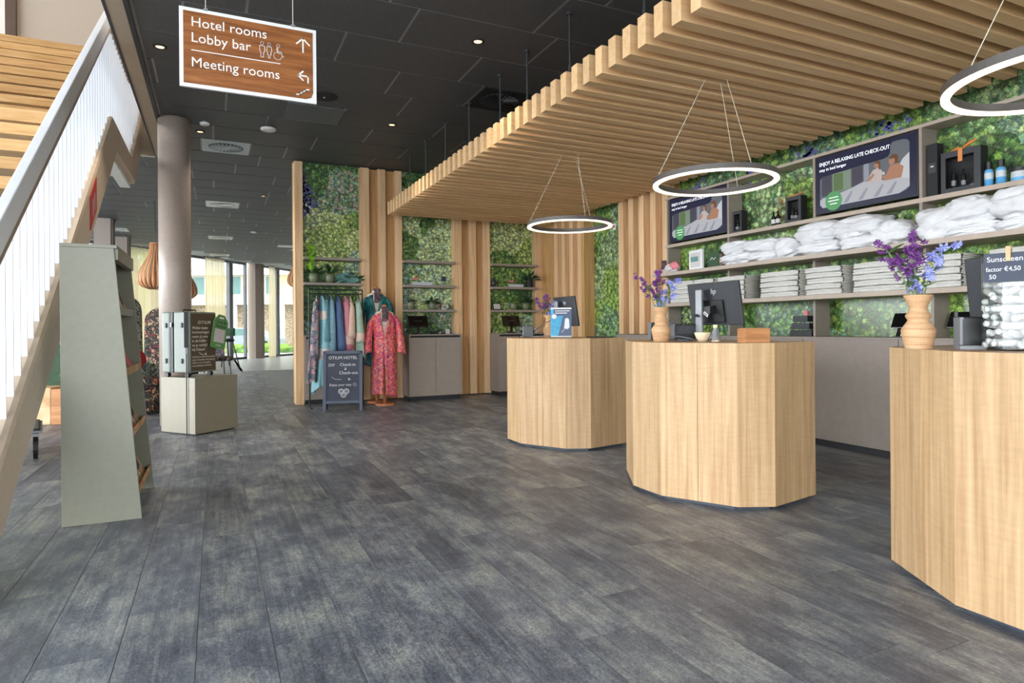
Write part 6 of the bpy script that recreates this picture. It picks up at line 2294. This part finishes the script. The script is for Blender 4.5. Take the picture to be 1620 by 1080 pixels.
text('chalk_lettering', 'factor €4,50', 0.026, 'chalk', lb, (-0.078, -0.0036, 0.045), (PI / 2, 0, 0), ext=0.0003, sx=0.9)
text('chalk_lettering', '50', 0.026, 'chalk', lb, (-0.068, -0.0036, 0.014), (PI / 2, 0, 0), ext=0.0003)
cl_ = thing('clothes_peg', 'wooden clothes peg holding the price label', 'peg', (cc.x, cc.y, DT + 0.37), ang)
MB().box(-0.008, 0.008, -0.012, -0.004, 0, 0.06).build('front_leg', 'vase_wood', cl_)
MB().box(-0.008, 0.008, 0.008, 0.016, 0.03, 0.06).build('rear_leg', 'vase_wood', cl_)
MB().tube([(-0.01, 0.002, 0.045), (0.01, 0.002, 0.045)], 0.006, 8).build('spring', 'silver', cl_)


# ================================================================ LOUNGE BEYOND THE STAIRS
def pendant(loc, label, k=1.0):
    t = thing('wooden_pendant', label, 'pendant lamp', loc, 0.3, 'bent-veneer pendant lamps')
    # strips from a narrow top to a wide teardrop bottom
    prof = []
    for q in range(19):
        f = q / 18
        z = 0.93 * (1 - f)
        r = 0.1 + 0.235 * (0.5 - 0.5 * math.cos(PI * min(1, f / 0.8))) ** 1.3
        if f > 0.8:
            r = 0.335 * math.sqrt(max(0.02, 1 - ((f - 0.8) / 0.215) ** 2))
        prof.append((r, z))
    n = 22
    for q in range(n):
        a0, a1 = 2 * PI * q / n, 2 * PI * (q + 0.72) / n
        vs, fs = [], []
        for r, z in prof:
            tw = 0.0
            for a in (a0, a1):
                vs.append((r * k * math.cos(a + tw), r * k * math.sin(a + tw), z * k))
        for i in range(len(prof) - 1):
            fs.append((2 * i, 2 * i + 1, 2 * i + 3, 2 * i + 2))
        o = MB().add(vs, fs).build('veneer_strip', 'veneer', t, smooth=True)
        s = o.modifiers.new('thickness', 'SOLIDIFY')
        s.thickness = 0.006
    MB().lathe([(0.1 * k, 0.92 * k), (0.1 * k, 0.95 * k)], 16).build('cap', 'veneer', t)
    MB().tube([(0, 0, 0.94 * k), (0, 0, CEIL - loc[2])], 0.006, 6).build('cord', 'black', t)
    MB().lathe([(0.04, 0.5 * k), (0.05, 0.42 * k), (0.02, 0.36 * k)], 10).build('bulb', 'detector_white', t)


pendant((-1.10, 14.9, 2.04), 'teardrop wooden pendant lamp left of the round column')
pendant((-0.68, 15.75, 1.85), 'wooden pendant lamp mostly hidden by the round column')
pendant((2.1, 17.9, 2.3), 'wooden pendant lamp peeking past the oak corner post')


def armchair(loc, rz, mat, label, back_h=1.45, seat_mat=None, w=0.75):
    t = thing('armchair', label, 'armchair', loc, rz)
    for x in (-w / 2 + 0.06, w / 2 - 0.06):
        for y in (-0.3, 0.3):
            MB().tube([(x, y, 0), (x * 0.95, y * 0.95, 0.2)], [0.016, 0.024], 8).build('leg', 'black', t)
    m = MB()
    rbox(m, -w / 2 + 0.05, w / 2 - 0.05, -0.36, 0.3, 0.18, 0.46, 0.08)
    m.build('seat', seat_mat or mat, t, bevel=0.05)
    # winged back: curved shell
    n = 14
    pts = []
    for k in range(n + 1):
        a = PI * k / n
        pts.append((w / 2 * math.cos(a), 0.12 + 0.28 * math.sin(a)))
    inner = [((w / 2 - 0.1) * math.cos(PI * k / n), 0.12 + 0.19 * math.sin(PI * k / n)) for k in range(n, -1, -1)]
    m = MB()
    m.prism(pts + inner, 0.18, 0.7)
    m.build('shell', mat, t, bevel=0.03)
    m = MB()
    poly = []
    for k in range(13):
        a = PI * k / 12
        poly.append(((w / 2 - 0.08) * math.cos(a), back_h - 0.25 + 0.25 * math.sin(a)))
    poly += [(-w / 2 + 0.06, 0.45), (w / 2 - 0.06, 0.45)]
    m.xprism(poly, 0.2, 0.36)
    m.build('backrest', mat, t, bevel=0.04)
    for s in (-1, 1):
        m = MB()
        rbox(m, s * (w / 2 - 0.07) - 0.06, s * (w / 2 - 0.07) + 0.06, -0.34, 0.25, 0.4, 0.64, 0.05)
        m.build('armrest', mat, t, bevel=0.03)
    return t


armchair((-1.02, 11.7, 0), 2.2, 'leaf_fabric', 'high-backed armchair in grey leaf fabric behind the book stand', 1.72)
armchair((-0.72, 13.2, 0), 2.6, 'floral_dark', 'dark floral armchair half hidden by the round column', 1.6)
t = thing('red_cushion', 'dark red cushion on the leaf-fabric armchair', 'cushion', (-1.17, 11.3, 0.465), 0.6)
MB(Matrix.Rotation(0.2, 4, 'X')).ell((0, 0, 0.22), (0.2, 0.08, 0.22), 18, 12, lambda d: (abs(d.x) ** 2.6 + abs(d.y) ** 2 + abs(d.z) ** 2.6) ** (-1 / 2.6)).build('cushion', 'red_fabric', t, smooth=True)
MB(Matrix.Rotation(0.2, 4, 'X')).tube([(0.2 * math.cos(a), 0, 0.22 + 0.22 * math.sin(a)) for a in [2 * PI * k / 24 for k in range(25)]], 0.008, 6).build('piping', 'red_fabric', t)
t = thing('floral_pouffe', 'dark floral pouffe on the floor beside the pedestal', 'pouffe', (-0.93, 10.55, 0))
MB().lathe([(0.22, 0.0), (0.245, 0.06), (0.25, 0.4), (0.22, 0.5), (0.1, 0.54), (0, 0.545)], 28).build('body', 'floral_dark', t, smooth=True)
MB().lathe([(0.252, 0.4), (0.257, 0.408), (0.252, 0.416)], 28).build('piping', 'black_matt', t)
t = thing('side_table', 'small glass side table with thin legs behind the pouffe', 'table', (-0.55, 10.95, 0))
MB().lathe([(0.24, 0.66), (0.24, 0.675)], 28).build('top', 'jar_glass', t)
for k in range(4):
    a = PI / 4 + k * PI / 2
    MB().tube([(0.2 * math.cos(a), 0.2 * math.sin(a), 0), (0.2 * math.cos(a), 0.2 * math.sin(a), 0.66)], 0.009, 6).build('leg', 'dark_grey', t)
t = thing('table_plant', 'pink and blue flowering plant on the glass side table', 'plant', (-0.64, 10.9, 0.675))
MB().lathe([(0.05, 0), (0.07, 0.1), (0.065, 0.1), (0, 0.09)], 14).build('pot', 'red_fabric', t)
rr = random.Random(31)
for i in range(16):
    m = MB()
    leaf_geo(m, (0, 0, 0.08), rr.uniform(0, 6.3), rr.uniform(0.3, 1.3), rr.uniform(0.15, 0.3), 0.04, 0.3)
    m.build('leaf', ('leaf_blue', 'gift_pink', 'leaf_dark', 'petal_blue')[i % 4], t)
t = thing('menu_card', 'white and green menu card standing on the side table', 'card', (-0.47, 10.86, 0.675), 0.2)
MB().box(-0.07, 0.07, -0.003, 0.003, 0, 0.2).build('card', 'paper', t)
MB().box(-0.07, 0.07, -0.0045, -0.003, 0.0, 0.09).build('green_field', 'leaf_dark', t)

# log stool, planter, luggage trolley seen between stringer and book stand
t = thing('log_stool', 'squared timber stool left of the book stand', 'stool', (-2.0, 9.85, 0), -0.33)
MB().box(-0.32, 0.10, 0, 0.42, 0, 0.47).build('block', 'log_wood', t, bevel=0.015)
MB().box(0.10, 0.34, 0.0, 0.42, 0, 0.455).build('end_block', 'crate_wood', t, bevel=0.012)
t = thing('dark_planter', 'dark green planter behind the timber stool', 'planter', (-1.95, 10.75, 0))
MB().box(-0.5, 0.4, 0, 0.45, 0, 1.0).build('box', 'leaf_dark', t, bevel=0.02)
MB().box(-0.46, 0.36, 0.04, 0.41, 1.0, 1.01).build('soil', 'column_dark', t)
t = thing('lime_plant', 'small lime green leafy plant beside the timber stool', 'plant', (-1.80, 10.38, 0.47), 0)
t.location = (-1.78, 10.12, 0.456)
MB().lathe([(0.035, 0), (0.045, 0.06), (0.04, 0.06), (0, 0.05)], 12).build('pot', 'dark_grey', t)
for i in range(9):
    m = MB()
    leaf_geo(m, (0, 0, 0.06), rr.uniform(0, 6.3), rr.uniform(0.4, 1.4), 0.2, 0.07, 0.3)
    m.build('leaf', 'leaf_lime', t)
t = thing('flower_pot_brown', 'brown plaited pot on the dark planter', 'pot', (-1.72, 10.9, 1.01))
MB().lathe([(0.08, 0), (0.12, 0.08), (0.1, 0.18), (0.07, 0.2)], 16).build('pot', 'column_dark', t, smooth=True)
MB().lathe([(0.121, 0.075), (0.125, 0.083), (0.121, 0.09)], 16).build('plait', 'copper_wood', t)
t = thing('luggage_trolley', 'luggage trolley corner with black wheel behind the stringer', 'trolley', (-1.66, 7.5, 0), 0.2)
MB().box(-0.8, 0.12, -0.3, 0.5, 0.24, 0.29).build('deck', 'dark_grey', t, bevel=0.02)
MB().box(-0.8, 0.135, -0.315, 0.515, 0.25, 0.27).build('bumper', 'mid_grey', t)
for x in (-0.7, 0.08):
    for y in (-0.22, 0.42):
        w_ = MB(Matrix.Translation((x, y, 0.105)) @ Matrix.Rotation(PI / 2, 4, 'Y')).lathe([(0.07, -0.02), (0.105, -0.018), (0.105, 0.018), (0.07, 0.02)], 22).build('wheel', 'black', t)
        MB(Matrix.Translation((x, y, 0.105)) @ Matrix.Rotation(PI / 2, 4, 'Y')).lathe([(0.06, -0.022), (0.06, 0.022)], 18).build('hub', 'silver', w_)
        MB().box(x - 0.03, x + 0.03, y - 0.02, y + 0.02, 0.2, 0.24).build('fork', 'silver', t)

# bar stool and table near the windows
t = thing('bar_stool', 'dark bar stool by the far window', 'stool', (0.30, 22.4, 0), 0.5)
for x in (-0.2, 0.2):
    for y in (-0.2, 0.2):
        MB().tube([(x * 1.5, y * 1.5, 0), (x * 0.8, y * 0.8, 0.8)], 0.018, 6).build('leg', 'black', t)
MB().lathe([(0.26, 0.8), (0.28, 0.86), (0.2, 0.9)], 20).build('seat', 'black_matt', t)
m = MB()
pts = [(0.3 * math.cos(a), 0.3 * math.sin(a)) for a in [PI * k / 12 - 0.3 for k in range(13)]]
pin = [(0.25 * math.cos(a), 0.25 * math.sin(a)) for a in [PI * k / 12 - 0.3 for k in range(12, -1, -1)]]
m.prism(pts + pin, 0.98, 1.24)
m.build('backrest', 'leaf_dark', t)
for a in (0.2, PI - 0.8):
    MB().tube([(0.27 * math.cos(a), 0.27 * math.sin(a), 0.84), (0.28 * math.cos(a), 0.28 * math.sin(a), 1.0)], 0.014, 6).build('back_post', 'black', t)
t = thing('lounge_chair', 'blue patterned chair behind the suitcase', 'chair', (0.05, 18.2, 0), 0.3)
MB().box(-0.3, 0.3, -0.3, 0.3, 0.38, 0.5).build('seat', 'floral_dark', t, bevel=0.04)
MB(Matrix.Rotation(-0.15, 4, 'X')).box(-0.3, 0.3, 0.24, 0.34, 0.45, 1.0).build('backrest', 'paisley_grey', t, bevel=0.04)
for x in (-0.26, 0.26):
    for y in (-0.26, 0.26):
        MB().tube([(x, y, 0), (x * 0.9, y * 0.9, 0.4)], 0.014, 6).build('leg', 'black', t)

flush_texts()
